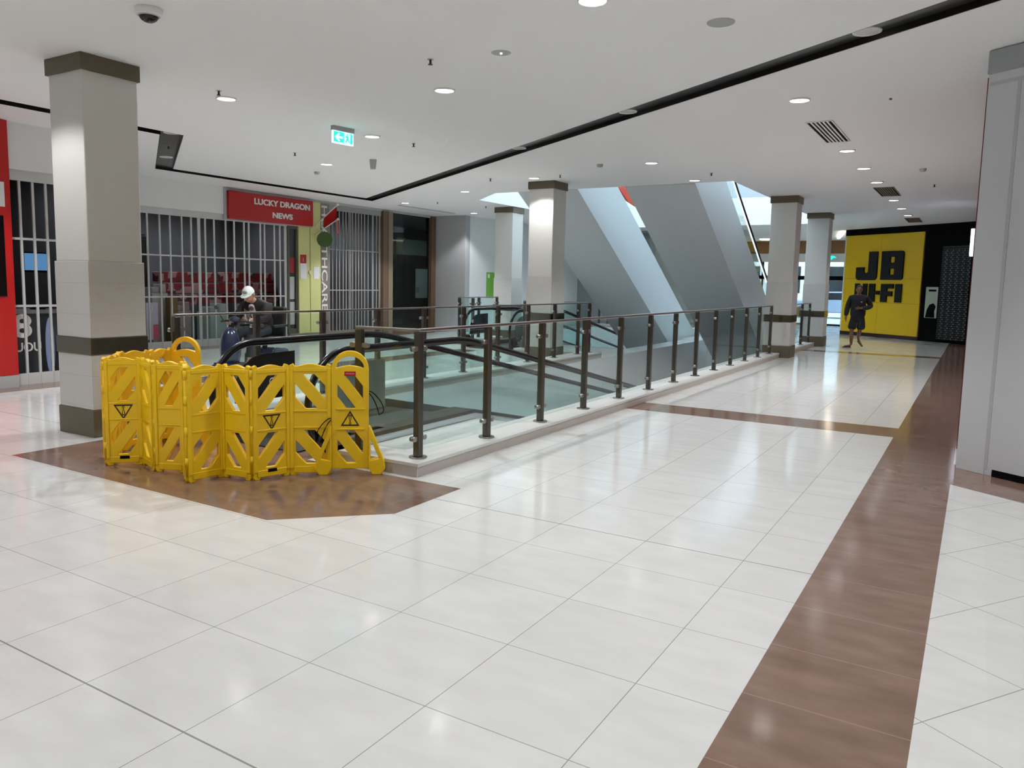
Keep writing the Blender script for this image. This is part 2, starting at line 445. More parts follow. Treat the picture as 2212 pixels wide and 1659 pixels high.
# one connected trough outline: left run, cross run, second left run, long diagonal
T_left = [(-10.36, -3.0), (-10.08, -3.0), ax_(-10.08, 0.63), ax_(-13.40, 0.63), ax_(-13.40, 5.235), ax_(1.4, 5.235), ax_(1.4, 5.565), ax_(-13.72, 5.565), ax_(-13.72, 0.31), ax_(-10.36, 0.31)]
ATR = [(-10.9, 16.6), (-9.7, 15.45), (-4.25, 15.45), (-4.25, 26.5), (-10.9, 26.5)]
mb = MB(); mb.poly([rect(XL, YB, XR, YF), T_left, ATR], Matrix.Translation((0, 0, HC)), 0.9)
struct(mb.build('ceiling', M['ceil']))
# trough lining (dark, open below)
def inset(poly, d):
    out = []; n = len(poly)
    area = sum(poly[i][0] * poly[(i + 1) % n][1] - poly[(i + 1) % n][0] * poly[i][1] for i in range(n))
    sg = 1 if area > 0 else -1
    for i in range(n):
        p0, p1, p2 = Vector(poly[i - 1]), Vector(poly[i]), Vector(poly[(i + 1) % n])
        e1 = (p1 - p0).normalized(); e2 = (p2 - p1).normalized()
        n1 = Vector((-e1.y, e1.x)) * sg; n2 = Vector((-e2.y, e2.x)) * sg
        b = (n1 + n2); b = b / max(0.3, b.dot(n1))
        out.append(tuple(p1 + b * d))
    return out
lin_o = inset(T_left, 0.002); lin_i = inset(T_left, 0.012); TZ = HC + 0.055
mb = MB(); mb.poly([lin_o, lin_i], Matrix.Translation((0, 0, HC + 0.001)), 0.054)
mb.poly([lin_o], Matrix.Translation((0, 0, TZ)), 0.02, mi=1)
struct(mb.build('trim_1', [M['trough'], M['trough_top']]))

# upper gallery around the atrium, open to the sky
mb = MB()
for b in ((-13.2, -13.0, 12, 30), (-2.0, -1.8, 12, 30), (-13.0, -2.0, 11.8, 12), (-13.0, -2.0, 30, 30.2)):
    mb.box(b[0], b[1], b[2], b[3], 4.53, 9.0)
struct(mb.build('wall_upper', mat('upper_blue_grey_wall', (158, 168, 174), 0.8)))

# walls
D0 = (-4.1, 29.6); D1 = (-0.2, 26.85)
mb = MB()
mb.box(XL - 0.2, XR + 0.2, YB - 0.2, YB, -1.1, HC); struct(mb.build('wall_back', M['wall']))
mb = MB(); mb.box(XR, XR + 0.2, YB, YF + 0.2, -1.1, HC); struct(mb.build('wall_right', M['wall']))
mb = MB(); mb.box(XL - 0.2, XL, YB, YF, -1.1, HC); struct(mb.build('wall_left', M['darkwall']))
# red wall along the right walkway
mb = MB(); mb.poly([[(-0.085, 9.0), (0.1, 9.0), (0.1, 26.9), (-0.235, 26.9)]], Matrix.Translation((0, 0, 0)), HC); struct(mb.build('wall_right', M['maroon']))
# left shop walls : first bay
mb = MB()
mb.box(-11.6, -11.4, -7.9, 7.4, 3.0, HC)                 # bulkhead over first shop
struct(mb.build('wall_left', M['wall']))
mb = MB(); mb.box(-11.6, -11.4, -7.9, 3.4, 0.0, 3.0); struct(mb.build('wall_left', M['wall']))
mb = MB(); mb.box(-11.6, -11.4, 7.0, 7.4, 0.0, 3.0); struct(mb.build('wall_left', M['wall']))
mb = MB(); mb.poly([[(-11.6, 7.4), (-11.4, 7.4), (-14.9, 9.74), (-15.1, 9.74)]], Matrix.Translation((0, 0, 0)), HC); struct(mb.build('wall_left', M['wall']))
mb = MB(); mb.box(-15.1, -14.9, 9.72, 12.03, 3.02, HC)               # bulkhead over second shop
mb.box(-15.1, -14.9, 9.72, 9.86, 0.0, 3.02)
struct(mb.build('wall_left', M['wall']))
mb = MB(); mb.box(-15.15, -14.93, 12.03, 20.25, 3.56, HC); struct(mb.build('wall_left', M['greywall']))
# corner block and long white wall beyond the shops
mb = MB(); mb.box(-15.2, -13.75, 20.2, 20.45, 0, HC); struct(mb.build('wall_left', M['greywall']))
mb = MB(); mb.box(-13.95, -13.752, 20.45, YF, 0, HC); struct(mb.build('wall_left', M['wall']))
mb = MB(); mb.box(-13.75, -10.6, 28.2, 28.4, 0, HC); struct(mb.build('wall_far', mat('shaded_grey_wall', (150, 153, 154), 0.8)))  # end wall added to darken this corner; its grey stands in for shade
# dark shop interiors
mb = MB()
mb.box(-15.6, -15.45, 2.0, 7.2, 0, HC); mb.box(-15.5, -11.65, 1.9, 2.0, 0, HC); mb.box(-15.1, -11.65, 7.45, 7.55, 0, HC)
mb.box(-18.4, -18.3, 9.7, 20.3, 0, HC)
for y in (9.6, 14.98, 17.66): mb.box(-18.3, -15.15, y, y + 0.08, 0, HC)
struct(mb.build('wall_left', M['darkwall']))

# far end wall with glazed doors and outdoors
mb = MB()
mb.box(XL, -9.6, YF, YF + 0.2, -1.1, HC); mb.box(-4.2, XR, YF, YF + 0.2, -1.1, HC)
struct(mb.build('wall_far', M['wall']))
mb = MB(); mb.box(-9.6, -4.2, YF, YF + 0.15, 3.08, HC)
for k in range(4): mb.box(-9.6 + 1.35 * k, -9.59 + 1.35 * k, YF - 0.004, YF, 3.08, HC)
struct(mb.build('trim_2', M['wood']))
mb = MB(); mb.box(-9.6, -4.2, YF - 0.03, YF + 0.15, 2.72, 3.08); struct(mb.build('trim_3', M['white']))
mb = MB()
for x in (-9.6, -8.4, -7.2, -6.05, -4.9, -4.26): mb.box(x, x + 0.07, YF, YF + 0.08, 0, 2.72)
mb.box(-9.6, -4.2, YF, YF + 0.1, 1.95, 2.12); mb.box(-9.6, -4.2, YF, YF + 0.08, 0, 0.06)
d1 = mb.build('door_1', M['black']); struct(d1)
mb = MB(); mb.box(-9.55, -4.22, YF + 0.03, YF + 0.045, 0.05, 2.72); mb.build('door_glass', M['doorglass'], d1)
mb = MB(); mb.box(-4.12, -3.95, 29.6, YF, 0, HC); struct(mb.build('wall_right', M['wall']))
mb = MB(); mb.box(-30, 20, YF + 0.3, 75, -0.12, -0.02); tag(mb.build('outside_pavement', M['concrete']), 'sunlit pale paving outside the glass end doors', 'pavement')
mb = MB(); mb.box(-24, 4, 62, 64, -0.02, 5.0); mb.box(-24.3, 4.3, 61.7, 64.3, 5.0, 5.4)
for k in range(9): mb.box(-22 + 3 * k, -20.6 + 3 * k, 61.95, 62.0, 1.2, 3.2, 1)
tag(mb.build('building', [M['wall'], M['darkglass']]), 'pale building across the car park seen through the end doors', 'building')

# ------------------------------------------------------------------ kerbs (trim)
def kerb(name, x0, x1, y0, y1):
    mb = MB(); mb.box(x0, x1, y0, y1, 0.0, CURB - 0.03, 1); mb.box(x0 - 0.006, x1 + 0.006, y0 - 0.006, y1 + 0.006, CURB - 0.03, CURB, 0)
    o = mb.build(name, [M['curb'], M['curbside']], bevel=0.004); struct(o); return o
kerb('trim_4', -4.16, -3.765, 4.89, 18.2)
kerb('trim_5', -4.62, -4.16, 4.89, 5.22)
kerb('trim_6', -4.16, -3.765, 19.0, 22.6)
kerb('trim_7', -7.32, -6.88, 4.95, 15.4)
kerb('trim_8', -8.85, -7.32, 15.0, 15.4)
kerb('trim_9', -11.45, -11.05, 16.1, 18.1)
kerb('trim_10', -11.05, -10.78, 16.1, 16.5)

# ------------------------------------------------------------------ pillars
def pillar(cx, cy, label, w=0.28, first=[None]):
    if first[0] is None:
        t = thing('pillar', label, 'pillar', (cx, cy, 0), group='square mall pillars')
        def ring(name, h, z0, z1, m, bev=0.004):
            mb = MB(); mb.box(-h, h, -h, h, z0, z1); return mb.build(name, m, t, bevel=bev)
        ring('shaft', w, 1.705, HC - 0.002, M['pillar'], 0.012)
        ring('cladding', w + 0.012, 0.97, 1.71, tilemat, 0.006)
        ring('cladding', w + 0.012, 0.27, 0.81, tilemat, 0.006)
        ring('metal_band', w + 0.022, 0.81, 0.97, M['bandm'], 0.004)
        ring('base_skirting', w + 0.022, 0.0, 0.27, M['bronze'], 0.004)
        ring('cap', w + 0.022, HC - 0.152, HC - 0.001, M['bronze'], 0.003)
        first[0] = t; return t
    return dup(first[0], (cx, cy, 0), label)
def cladding_mat():
    m = bpy.data.materials.new('pillar_mosaic_cladding'); m.use_nodes = True; nt = m.node_tree; b = nt.nodes['Principled BSDF']; q = NT(m)
    tc = nt.nodes.new('ShaderNodeTexCoord'); sp = nt.nodes.new('ShaderNodeSeparateXYZ'); nt.links.new(tc.outputs['Object'], sp.inputs[0])
    j = q.mx(q.joint(sp.outputs[0], 0.0, 0.018, 0.0016), q.joint(sp.outputs[1], 0.0, 0.018, 0.0016), q.joint(sp.outputs[2], 0.0, 0.3, 0.002))
    c = q.mix(j, lin((204, 202, 198)), lin((184, 182, 178)))
    nt.links.new(c, b.inputs['Base Color']); b.inputs['Roughness'].default_value = 0.5
    return m
tilemat = cladding_mat()
M['bandm'] = mat('polished_bronze_band', (104, 100, 88), 0.15, 0.75)
P_L = pillar(-7.53, 4.56, 'nearest square white pillar with brown cap standing behind the yellow barrier')
pillar(-7.69, 14.28, 'white pillar under a bright lamp beside the middle glass railing')
pillar(-11.22, 18.62, 'slim far white pillar beside the green notice on the white wall')
pillar(-3.87, 18.62, 'white pillar at the far end of the long right glass railing')
pillar(-3.87, 22.98, 'farthest white pillar close to the yellow shopfront')

# ------------------------------------------------------------------ railings
def post_proto(t):
    p = MB(); p.box(-0.03, 0.03, -0.034, 0.034, CURB + 0.012, 1.168)
    po = p.build('post', M['dsteel'], t, bevel=0.010)
    mb = MB(); mb.cyl((0, 0, CURB), (0, 0, CURB + 0.012), 0.075, seg=20); mb.build('base_plate', M['steel'], po)
    for z in (0.28, 1.03):
        mb = MB(); mb.box(-0.02, 0.02, -0.075, 0.075, z - 0.018, z + 0.018)
        mb.cyl((-0.022, -0.07, z), (0.022, -0.07, z), 0.022, seg=12); mb.cyl((-0.022, 0.07, z), (0.022, 0.07, z), 0.022, seg=12)
        mb.build('clamp', M['steel'], po)
    return po
PROTO = {}
def railing(label, runs, loc):
    """runs: list of lists of post points (world xy)"""
    t = thing('glass_railing', label, 'railing', (loc[0], loc[1], 0), group='stainless glass railings round the floor openings')
    done = set()
    for run in runs:
        for i, p in enumerate(run):
            if p not in done:
                done.add(p)
                d = (Vector(run[min(i + 1, len(run) - 1)]) - Vector(run[max(0, i - 1)])).normalized()
                ang = math.atan2(-d.x, d.y)
                if 'p' not in PROTO:
                    po = post_proto(t); PROTO['p'] = po
                    po.location = (p[0] - loc[0], p[1] - loc[1], 0); po.rotation_euler = (0, 0, ang)
                else:
                    src = PROTO['p']; po = src.copy(); COL.objects.link(po); po.parent = t
                    po.location = (p[0] - loc[0], p[1] - loc[1], 0); po.rotation_euler = (0, 0, ang)
                    for ch in list(src.children):
                        c = ch.copy(); COL.objects.link(c); c.parent = po
            if i + 1 < len(run):
                a, b = Vector(run[i]), Vector(run[i + 1]); d = (b - a).normalized(); L = (b - a).length
                bs = Matrix(((d.x, -d.y, 0, a.x), (d.y, d.x, 0, a.y), (0, 0, 1, 0), (0, 0, 0, 1)))
                mb = MB(); mb.box(0.05, L - 0.05, -0.006, 0.006, 0.175, 1.15, mtx=bs); mb.build('glass_panel', M['glass'], t, world=True)
        a, b = Vector(run[0]), Vector(run[-1]); d = (b - a).normalized(); L = (b - a).length
        bs = Matrix(((d.x, -d.y, 0, a.x), (d.y, d.x, 0, a.y), (0, 0, 1, 0), (0, 0, 0, 1)))
        mb = MB(); mb.box(-0.03, L + 0.03, -0.03, 0.03, 1.168, 1.193, mtx=bs); mb.build('handrail', M['steel'], t, world=True, bevel=0.006)
    return t
railing('long glass railing with steel posts along the right side of the opening', [[(-3.9, 5.07 + 1.062 * k) for k in range(13)], [(-4.48, 5.0), (-3.9, 5.07)]], (-3.9, 5.07))
railing('short glass railing between the two pillars by the yellow shopfront', [[(-3.9, 19.25), (-3.9, 20.3), (-3.9, 21.35), (-3.9, 22.4)]], (-3.9, 19.25))
railing('middle glass railing between the moving walkway and the left shops', [[(-7.1, 5.10 + 1.0625 * k) for k in range(10)] + [(-7.1, 15.2)], [(-8.7, 15.2), (-7.9, 15.2), (-7.1, 15.2)]], (-7.1, 5.1))
railing('far glass railing ending at the slim pillar beside the white wall', [[(-11.25, 16.3), (-11.25, 17.2), (-11.25, 18.1)], [(-10.84, 16.3), (-11.25, 16.3)]], (-11.25, 16.3))

railing('distant glass railing at the far end of the second opening, under the farther escalator', [[(-12.1, 26.75), (-11.75, 26.75), (-10.7, 26.75), (-9.65, 26.75)]], (-12.1, 26.75))
kerb('trim_11', -12.25, -9.5, 26.55, 26.95)
# ------------------------------------------------------------------ moving walkways
SL = math.tan(math.radians(12))
def wz(y): return 0.0 if y < 2.6 else -(y - 2.6) * SL
def walkway(label, loc):
    t = thing('moving_walkway', label, 'moving walkway', loc, group='descending moving walkways')
    YE = 2.6 + 20.5
    ys = [0.55, 2.6, YE]
    def strip(name, x0, x1, za, zb, m, y0=0.55, clad=False):
        mb = MB(); pts = [y0, 2.6, YE]
        prof = [(y, wz(y) + za) for y in pts] + [(y, wz(y) + zb) for y in reversed(pts)]
        mb.poly([prof], basis((x0, 0, 0), (0, 1, 0), (0, 0, 1)), x1 - x0)
        return mb.build(name, m, t)
    strip('pallet_band', -0.5, 0.5, -0.02, 0.012, M['pallet'], 0.1)
    for sx in (-1, 1):
        a, b = sorted((sx * 0.5, sx * 0.53)); strip('skirt', a, b, -0.02, 0.11, M['skirt'], 0.35)
        a, b = sorted((sx * 0.53, sx * 0.80)); strip('deck', a, b, 0.07, 0.11, M['skirt'], 0.3)
        # white side cladding below the deck (only over the opening)
        mb = MB(); a, b = sorted((sx * 0.77, sx * 0.79))
        mb.poly([[(0.5, 0.004), (2.62, 0.004), (2.9, -0.75), (YE, wz(YE) - 0.6), (YE, wz(YE) + 0.07), (2.6, 0.07), (0.5, 0.07)]], basis((a, 0, 0), (0, 1, 0), (0, 0, 1)), b - a)
        mb.build('side_cladding', M['clad'], t)
        # handrail
        path = []
        for k in range(15):
            an = math.radians(-125 + (125 + 90) * k / 14.0)   # from underside round the front to the top
            path.append((sx * 0.65, 0.6 - 0.5 * math.cos(an) * 1.0 if False else 0.6 + 0.5 * math.cos(math.radians(235 - 145 * k / 14.0)), 0.42 + 0.5 * math.sin(math.radians(235 - 145 * k / 14.0))))
        for k in range(1, 7): path.append((sx * 0.65, 0.6 + (2.3 - 0.6) * k / 6, 0.92))
        for k in range(1, 6):
            f = k / 5; y = 2.3 + 0.6 * f; path.append((sx * 0.65, y, 0.92 - SL * 0.3 * f * f))
        for k in range(1, 12): y = 2.9 + (YE - 2.9) * k / 11; path.append((sx * 0.65, y, 0.92 + wz(y)))
        mb = MB(); mb.tube(path, 0.04, seg=12, sx=1.0, sz=0.62, up=(1, 0, 0)); 
        mb.build('handrail', M['rubber'], t)
        # newel inner box under the rail
        mb = MB(); mb.poly([[(0.16, 0.03), (0.5, 0.0), (1.1, 0.0), (1.1, 0.11), (0.42, 0.11), (0.3, 0.3), (0.2, 0.28)]], basis((sx * 0.65 - 0.05, 0, 0), (0, 1, 0), (0, 0, 1)), 0.1)
        mb.build('newel', M['gloss_black'], t)
        # glass panels
        cuts = [0.16, 1.75, 3.35] + [3.35 + 1.6 * k for k in range(1, 12)]
        for y0, y1 in zip(cuts, cuts[1:]):
            y0 += 0.006 if y0 > 0.2 else 0
            mb = MB()
            if y0 < 0.2:
                pr = [(0.6 + 0.46 * math.cos(math.radians(a)), 0.42 + 0.46 * math.sin(math.radians(a))) for a in range(210, 89, -12)] + [(y1, 0.885), (y1, 0.1), (0.5, 0.1)]
            elif y0 < 2.6:
                pr = [(y0, 0.885), (2.6, 0.885), (y1, 0.885 + wz(y1)), (y1, 0.1 + wz(y1)), (2.6, 0.1), (y0, 0.1)]
            else:
                pr = [(y0, 0.885 + wz(y0)), (y1, 0.885 + wz(y1)), (y1, 0.1 + wz(y1)), (y0, 0.1 + wz(y0))]
            mb.poly([pr], basis((sx * 0.65 - 0.005, 0, 0), (0, 1, 0), (0, 0, 1)), 0.01)
            mb.build('glass_panel', M['glass'], t)
        # guard board fixed inside the glass near the entry
        inner = -sx * 0.012
        pr = [(0.36, 0.31), (1.17, 0.31), (1.17, 0.80), (0.72, 0.79), (0.58, 0.76), (0.46, 0.68), (0.38, 0.55)]
        mb = MB(); x = sx * 0.65 + (0.006 if sx < 0 else -0.014)
        mb.poly([pr], basis((x, 0, 0), (0, 1, 0), (0, 0, 1)), 0.008)
        g = mb.build('guard_board', M['gloss_black'] if sx < 0 else M['guard'], t)
        if sx < 0:
            for y, z in ((0.47, 0.62), (0.56, 0.48), (0.85, 0.49)):
                mb = MB()
                mb.poly([circ(0, 0, 0.042, 20), circ(0, 0, 0.033, 20)], basis((x + 0.008, y, z), (0, 1, 0), (0, 0, 1)), 0.002)
                mb.poly([[(-0.006, -0.02), (0.012, -0.02), (0.004, 0.004), (0.014, 0.02), (-0.004, 0.022), (-0.014, 0.0)]], basis((x + 0.008, y, z), (0, 1, 0), (0, 0, 1)), 0.002)
                mb.build('safety_sticker', M['white'], g)
    return t
M['guard'] = mat('guard_board_grey', (92, 100, 96), 0.4)
W1 = walkway('black handrail moving walkway going down behind the yellow barrier', (-5.7, 4.85, 0))
dup(W1, (-9.92, 15.4, 0), 'distant moving walkway entry beyond the middle railing near the slim pillar')

# ------------------------------------------------------------------ escalators to the floor above
SE = 0.588
M['tube'] = mat('handrail_reflection_glow', (235, 248, 250), 0.4, emit=(228, 246, 250), estr=1.1)
def escalator(label, loc):
    """local: x across (0..1.5), y,z as world"""
    t = thing('escalator', label, 'escalator', loc, group='white clad escalators rising to the floor above')
    def top(y): return 3.83 - SE * (y - 17.8)
    def bot(y): return 3.58 - 0.59 * (y - 15.54)
    yB = 15.47
    tr = [(yB, bot(yB)), (21.6, 0.0), (22.98, -0.82), (22.98, 0.002), (25.6, 0.002), (25.6, 0.25), (23.88, 0.25), (14.9, top(14.9)), (14.9, 4.7), (yB, 4.7)]
    mb = MB()
    for x0, x1 in ((0, 0.16), (1.34, 1.5)): mb.poly([tr], basis((x0, 0, 0), (0, 1, 0), (0, 0, 1)), x1 - x0)
    tr2 = [(yB, bot(yB)), (21.6, 0.0), (22.98, -0.82), (22.98, 0.002), (25.6, 0.002), (25.6, 0.05), (23.9, 0.05), (14.9, top(14.9) - 0.28), (14.9, 4.7), (yB, 4.7)]
    mb.poly([tr2], basis((0.16, 0, 0), (0, 1, 0), (0, 0, 1)), 1.18)
    mb.build('truss', M['clad'], t)
    mb = MB(); n = 26
    for k in range(n):
        y = 23.9 - 0.34 * k; z = top(y) - 0.27
        mb.box(0.25, 1.25, y - 0.34, y, z, z + 0.2)
    mb.build('steps', M['pallet'], t)
    for x in (0.11, 1.39):
        for k in range(5):
            y1 = 24.6 - 2.0 * k; y0 = y1 - 1.985
            zt = lambda y: max(0.25, top(y))
            pr = [(y0, zt(y0) - 0.02), (min(y1, 23.88), zt(min(y1, 23.88)) - 0.02), (y1, zt(y1) - 0.02), (y1, zt(y1) + 0.74), (min(y1, 23.88), zt(min(y1, 23.88)) + 0.74), (y0, zt(y0) + 0.74)]
            q = []
            for p in pr:
                if not q or (Vector(p) - Vector(q[-1])).length > 1e-3: q.append(p)
            mb = MB(); mb.poly([q], basis((x - 0.005, 0, 0), (0, 1, 0), (0, 0, 1)), 0.01); mb.build('glass_panel', M['glass'], t)
        path = [(x, 15.0, top(15.0) + 0.78), (x, 23.88, 0.25 + 0.78), (x, 24.7, 1.03)]
        for a in range(80, -91, -20): path.append((x, 24.7 + 0.35 * math.cos(math.radians(a)), 0.68 + 0.35 * math.sin(math.radians(a))))
        mb = MB(); mb.tube(path, 0.04, seg=10, sx=1.0, sz=0.65, up=(1, 0, 0)); mb.build('handrail', M['rubber'], t)
        mb = MB(); mb.tube([(x, 15.0, top(15.0) + 0.02), (x, 23.88, 0.27)], 0.03, seg=8); mb.build('glass_channel', M['steel'], t)
        mb = MB(); mb.tube([(x, 15.0, top(15.0) + 0.69), (x, 23.8, 0.97)], 0.017, seg=8); mb.build('reflection_line', M['tube'], t)  # glowing line added to mimic the bright reflection along the handrail
    return t
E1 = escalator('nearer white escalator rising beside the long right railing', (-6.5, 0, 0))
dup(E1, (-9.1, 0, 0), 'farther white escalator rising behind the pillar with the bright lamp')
mb = MB(); mb.poly([[(17.85, 3.92), (17.95, 4.08), (18.4, 4.0), (19.08, 3.66), (19.0, 3.58), (18.45, 3.66)]], basis((-7.698, 0, 0), (0, 1, 0), (0, 0, 1)), 0.03)
tag(mb.build('draped_cloth', mat('orange_red_cloth', (214, 74, 52), 0.6)), 'orange red cloth draped along the glass of the farther escalator near the ceiling', 'cloth')

# ------------------------------------------------------------------ folding yellow barrier
bar = thing('folding_barrier', 'yellow folding plastic barrier with warning triangles around the walkway entry', 'barrier', (-5.1, 4.0, 0))
PH = 0.915
def panel_shape(w, flip):
    def f(u): return (w - u) if flip else u
    top = []
    n = 12
    out = [(0.0, 0.02), (0.012, 0.0), (0.05, 0.0), (0.06, 0.018)]
    for i in range(1, n): 
        u = 0.06 + (w - 0.12) * i / n; out.append((u, 0.018 + 0.03 * math.sin(PI * i / n)))
    out += [(w - 0.06, 0.018), (w - 0.05, 0.0), (w - 0.012, 0.0), (w, 0.02), (w, PH - 0.02), (w - 0.03, PH - 0.005), (w - 0.045, PH - 0.03)]
    for i in range(1, n):
        u = w - 0.06 - (w - 0.12) * i / n; out.append((u, PH - 0.03 + 0.022 * math.sin(PI * i / n)))
    out += [(0.045, PH - 0.03), (0.03, PH - 0.005), (0.0, PH - 0.02)]
    holes = []
    a0, a1 = 0.045, w - 0.045
    for z0, z1 in ((0.545, 0.825), (0.095, 0.37)):
        W, Hh = a1 - a0, z1 - z0
        for quad in (((0.36, 1), (0.74, 1), (0, 0.27), (0, 0.66)), ((1, 0.72), (1, 0.34), (0.64, 0.0), (0.26, 0))):
            holes.append([(f(a0 + p[0] * W), z0 + p[1] * Hh) for p in quad])
    out = [(f(u), z) for u, z in out]
    return out, holes
def add_symbol(parent, w, bs, inv):
    """hazard triangle with exclamation mark, front side of panel"""
    c = w / 2; z = 0.458; s = 0.075; sg = -1 if inv else 1
    tri = [(c - s, z - sg * 0.055), (c + s, z - sg * 0.055), (c, z + sg * 0.07)]
    ti = [(c - s * 0.76, z - sg * 0.044), (c + s * 0.76, z - sg * 0.044), (c, z + sg * 0.050)]
    mb = MB(); mb.poly([tri, ti], bs, 0.0015)
    ex = [(c - 0.004, z - sg * 0.022), (c + 0.004, z - sg * 0.022), (c + 0.013, z + sg * 0.022), (c + 0.008, z + sg * 0.036), (c - 0.008, z + sg * 0.036), (c - 0.013, z + sg * 0.022)]
    ei = [(c + (p[0] - c) * 0.45, z + (p[1] - z) * 0.76 + sg * 0.001) for p in ex]
    mb.poly([ex, ei], bs, 0.0015)
    mb.poly([circ(c, z - sg * 0.034, 0.010, 12), circ(c, z - sg * 0.034, 0.005, 12)], bs, 0.0015)
    mb.build('warning_symbol', M['ink'], parent, world=True)
M['ink'] = mat('black_ink', (40, 30, 8), 0.6)
def barrier_panel(a, b, flip, sym=None, slot=False, m='yellow'):
    a, b = Vector((a[0], a[1], 0)), Vector((b[0], b[1], 0)); d = (b - a).normalized(); w = (b - a).length
    n = Vector((d.y, -d.x, 0))      # toward the camera when a->b goes left to right in the photo
    T = 0.034
    bs = basis(a - n * (T / 2) + d * 0.004, d, (0, 0, 1))
    if bs.to_3x3() @ Vector((0, 0, 1)) @ n < 0: pass
    w -= 0.008
    out, holes = panel_shape(w, flip)
    mb = MB(); mb.poly([out] + holes, bs, T)
    # raised stiles and rails
    for z0, z1 in ((0.022, 0.075), (0.385, 0.40), (0.52, 0.535), (0.845, 0.875)):
        mb.box(0.03, w - 0.03, z0, z1, T, T + 0.006, mtx=bs)
    for u0, u1 in ((0.003, 0.03), (w - 0.03, w - 0.003)): mb.box(u0, u1, 0.06, PH - 0.04, T, T + 0.010, mtx=bs)
    o = mb.build('panel', M[m], bar, world=True, bevel=0.0035, bseg=1)
    # hinge knuckles
    mb = MB(); mb.cyl(bs @ Vector((w + 0.004, 0.05, T * 0.5)), bs @ Vector((w + 0.004, 0.875, T * 0.5)), 0.011, seg=10)
    for z in (0.16, 0.40, 0.64, 0.84):
        p = bs @ Vector((w + 0.004, z - 0.035, T * 0.5)); q = bs @ Vector((w + 0.004, z + 0.035, T * 0.5)); mb.cyl(p, q, 0.016, seg=10)
    mb.build('hinge', M[m], o, world=True)
    if sym is not None:
        add_symbol(o, w, bs @ Matrix.Translation((0, 0, T)), sym)
    if slot:
        mb = MB(); mb.poly([[(w / 2 - 0.04, 0.055), (w / 2 + 0.04, 0.055), (w / 2 + 0.036, 0.08), (w / 2 - 0.036, 0.08)]], bs @ Matrix.Translation((0, 0, T)), 0.0065)
        mb.build('foot_slot', M['black'], o, world=True)
    return o
FV = [(-6.111, 3.696), (-5.905, 3.905), (-5.605, 3.809), (-5.37, 3.925), (-5.09, 3.721), (-5.036, 4.02), (-4.749, 4.058), (-4.656, 4.358), (-4.40, 4.575)]
kinds = [(False, True, True), (True, None, False), (False, None, False), (True, None, False), (False, None, False), (True, None, False), (False, True, True), (True, None, False)]
for (a, b), (fp, sy, slt) in zip(zip(FV, FV[1:]), kinds): barrier_panel(a, b, fp, sy, slt)
BV = [(-6.111, 3.696), (-6.30, 3.93), (-6.50, 4.08), (-6.47, 4.36), (-6.52, 4.63)]
for i, (a, b) in enumerate(zip(BV, BV[1:])): barrier_panel(b, a, i % 2 == 0, None, False, 'yellow2')

def end_stand(a, b, m, label_side=True):
    a, b = Vector((a[0], a[1], 0)), Vector((b[0], b[1], 0)); d = (b - a).normalized(); w = (b - a).length
    n = Vector((d.y, -d.x, 0)); T = 0.045
    bs = basis(a - n * (T / 2), d, (0, 0, 1))
    # frame with arched handle
    top = 1.015; out = [(0, 0.05), (w, 0.05), (w, 0.80)]
    nseg = 16
    arch_o = [(w / 2 + (w / 2 + 0.0) * math.cos(PI * k / nseg), 0.865 + (top - 0.865) * math.sin(PI * k / nseg)) for k in range(nseg + 1)]
    arch_i = [(w / 2 + (w / 2 - 0.036) * math.cos(PI * k / nseg), 0.872 + (top - 0.045 - 0.872) * math.sin(PI * k / nseg)) for k in range(nseg + 1)]
    outer = [(0, 0.05), (w, 0.05)] + arch_o
    hole_top = arch_i + [(0.036 + (w - 0.072) * t, 0.872 + 0.024 * math.sin(PI * t)) for t in (0.15, 0.3, 0.5, 0.7, 0.85)]
    _, holes = panel_shape(w, True)
    mb = MB(); mb.poly([outer, hole_top] + holes, bs, T)
    for z0, z1 in ((0.37, 0.385), (0.535, 0.55)): mb.box(0.03, w - 0.03, z0, z1, T, T + 0.008, mtx=bs)
    o = mb.build('end_stand', M[m], bar, world=True, bevel=0.006)
    # splayed foot frames
    for s in (-1, 1):
        u0 = 0.0 if s < 0 else w
        tri = [(u0, 0.40), (u0 + s * 0.012, 0.40), (u0 + s * 0.125, 0.12), (u0 + s * 0.135, 0.05), (u0 + s * 0.10, 0.0), (u0 + s * 0.03, 0.0), (u0, 0.06)]
        hol = [(u0 + s * 0.014, 0.30), (u0 + s * 0.085, 0.135), (u0 + s * 0.014, 0.12)]
        mb = MB(); mb.poly([tri, hol], bs @ Matrix.Translation((0, 0, -0.02)), T + 0.04)
        mb.build('foot', M[m], o, world=True, bevel=0.008)
    if label_side:
        mb = MB(); mb.box(w / 2 - 0.045, w / 2 + 0.045, 0.812, 0.848, T, T + 0.003, mtx=bs); s_ = mb.build('red_sticker', M['red'], o, world=True)
        mb = MB(); mb.box(w / 2 - 0.036, w / 2 + 0.036, 0.825, 0.836, T + 0.003, T + 0.0038, mtx=bs); mb.build('sticker_line', M['pink'], s_, world=True)
        add_symbol(o, w, bs @ Matrix.Translation((0, 0, T)), False)
        for (u, z, s) in ((w + 0.0, 0.69, 1), (0.0, 0.47, -1)):
            pts = []
            for k in range(20):
                a_ = k / 19.0
                du = s * (0.005 + 0.15 * math.sin(PI * a_) ** 0.8 * (0.5 + 0.5 * a_))
                dz = -0.21 * math.sin(PI * a_ * 0.5) ** 1.4 if a_ < 0.72 else -0.205 + 0.19 * ((a_ - 0.72) / 0.28) ** 1.0
                pts.append(bs @ Vector((u + du * (1.0 if a_ < 0.72 else 0.8), z + dz, T + 0.012)))
            mb = MB(); mb.tube(pts, 0.004, seg=6); mb.build('elastic_cord', M['black'], o, world=True)
    return o
end_stand((-4.40, 4.575), (-4.17, 4.76), 'yellow')
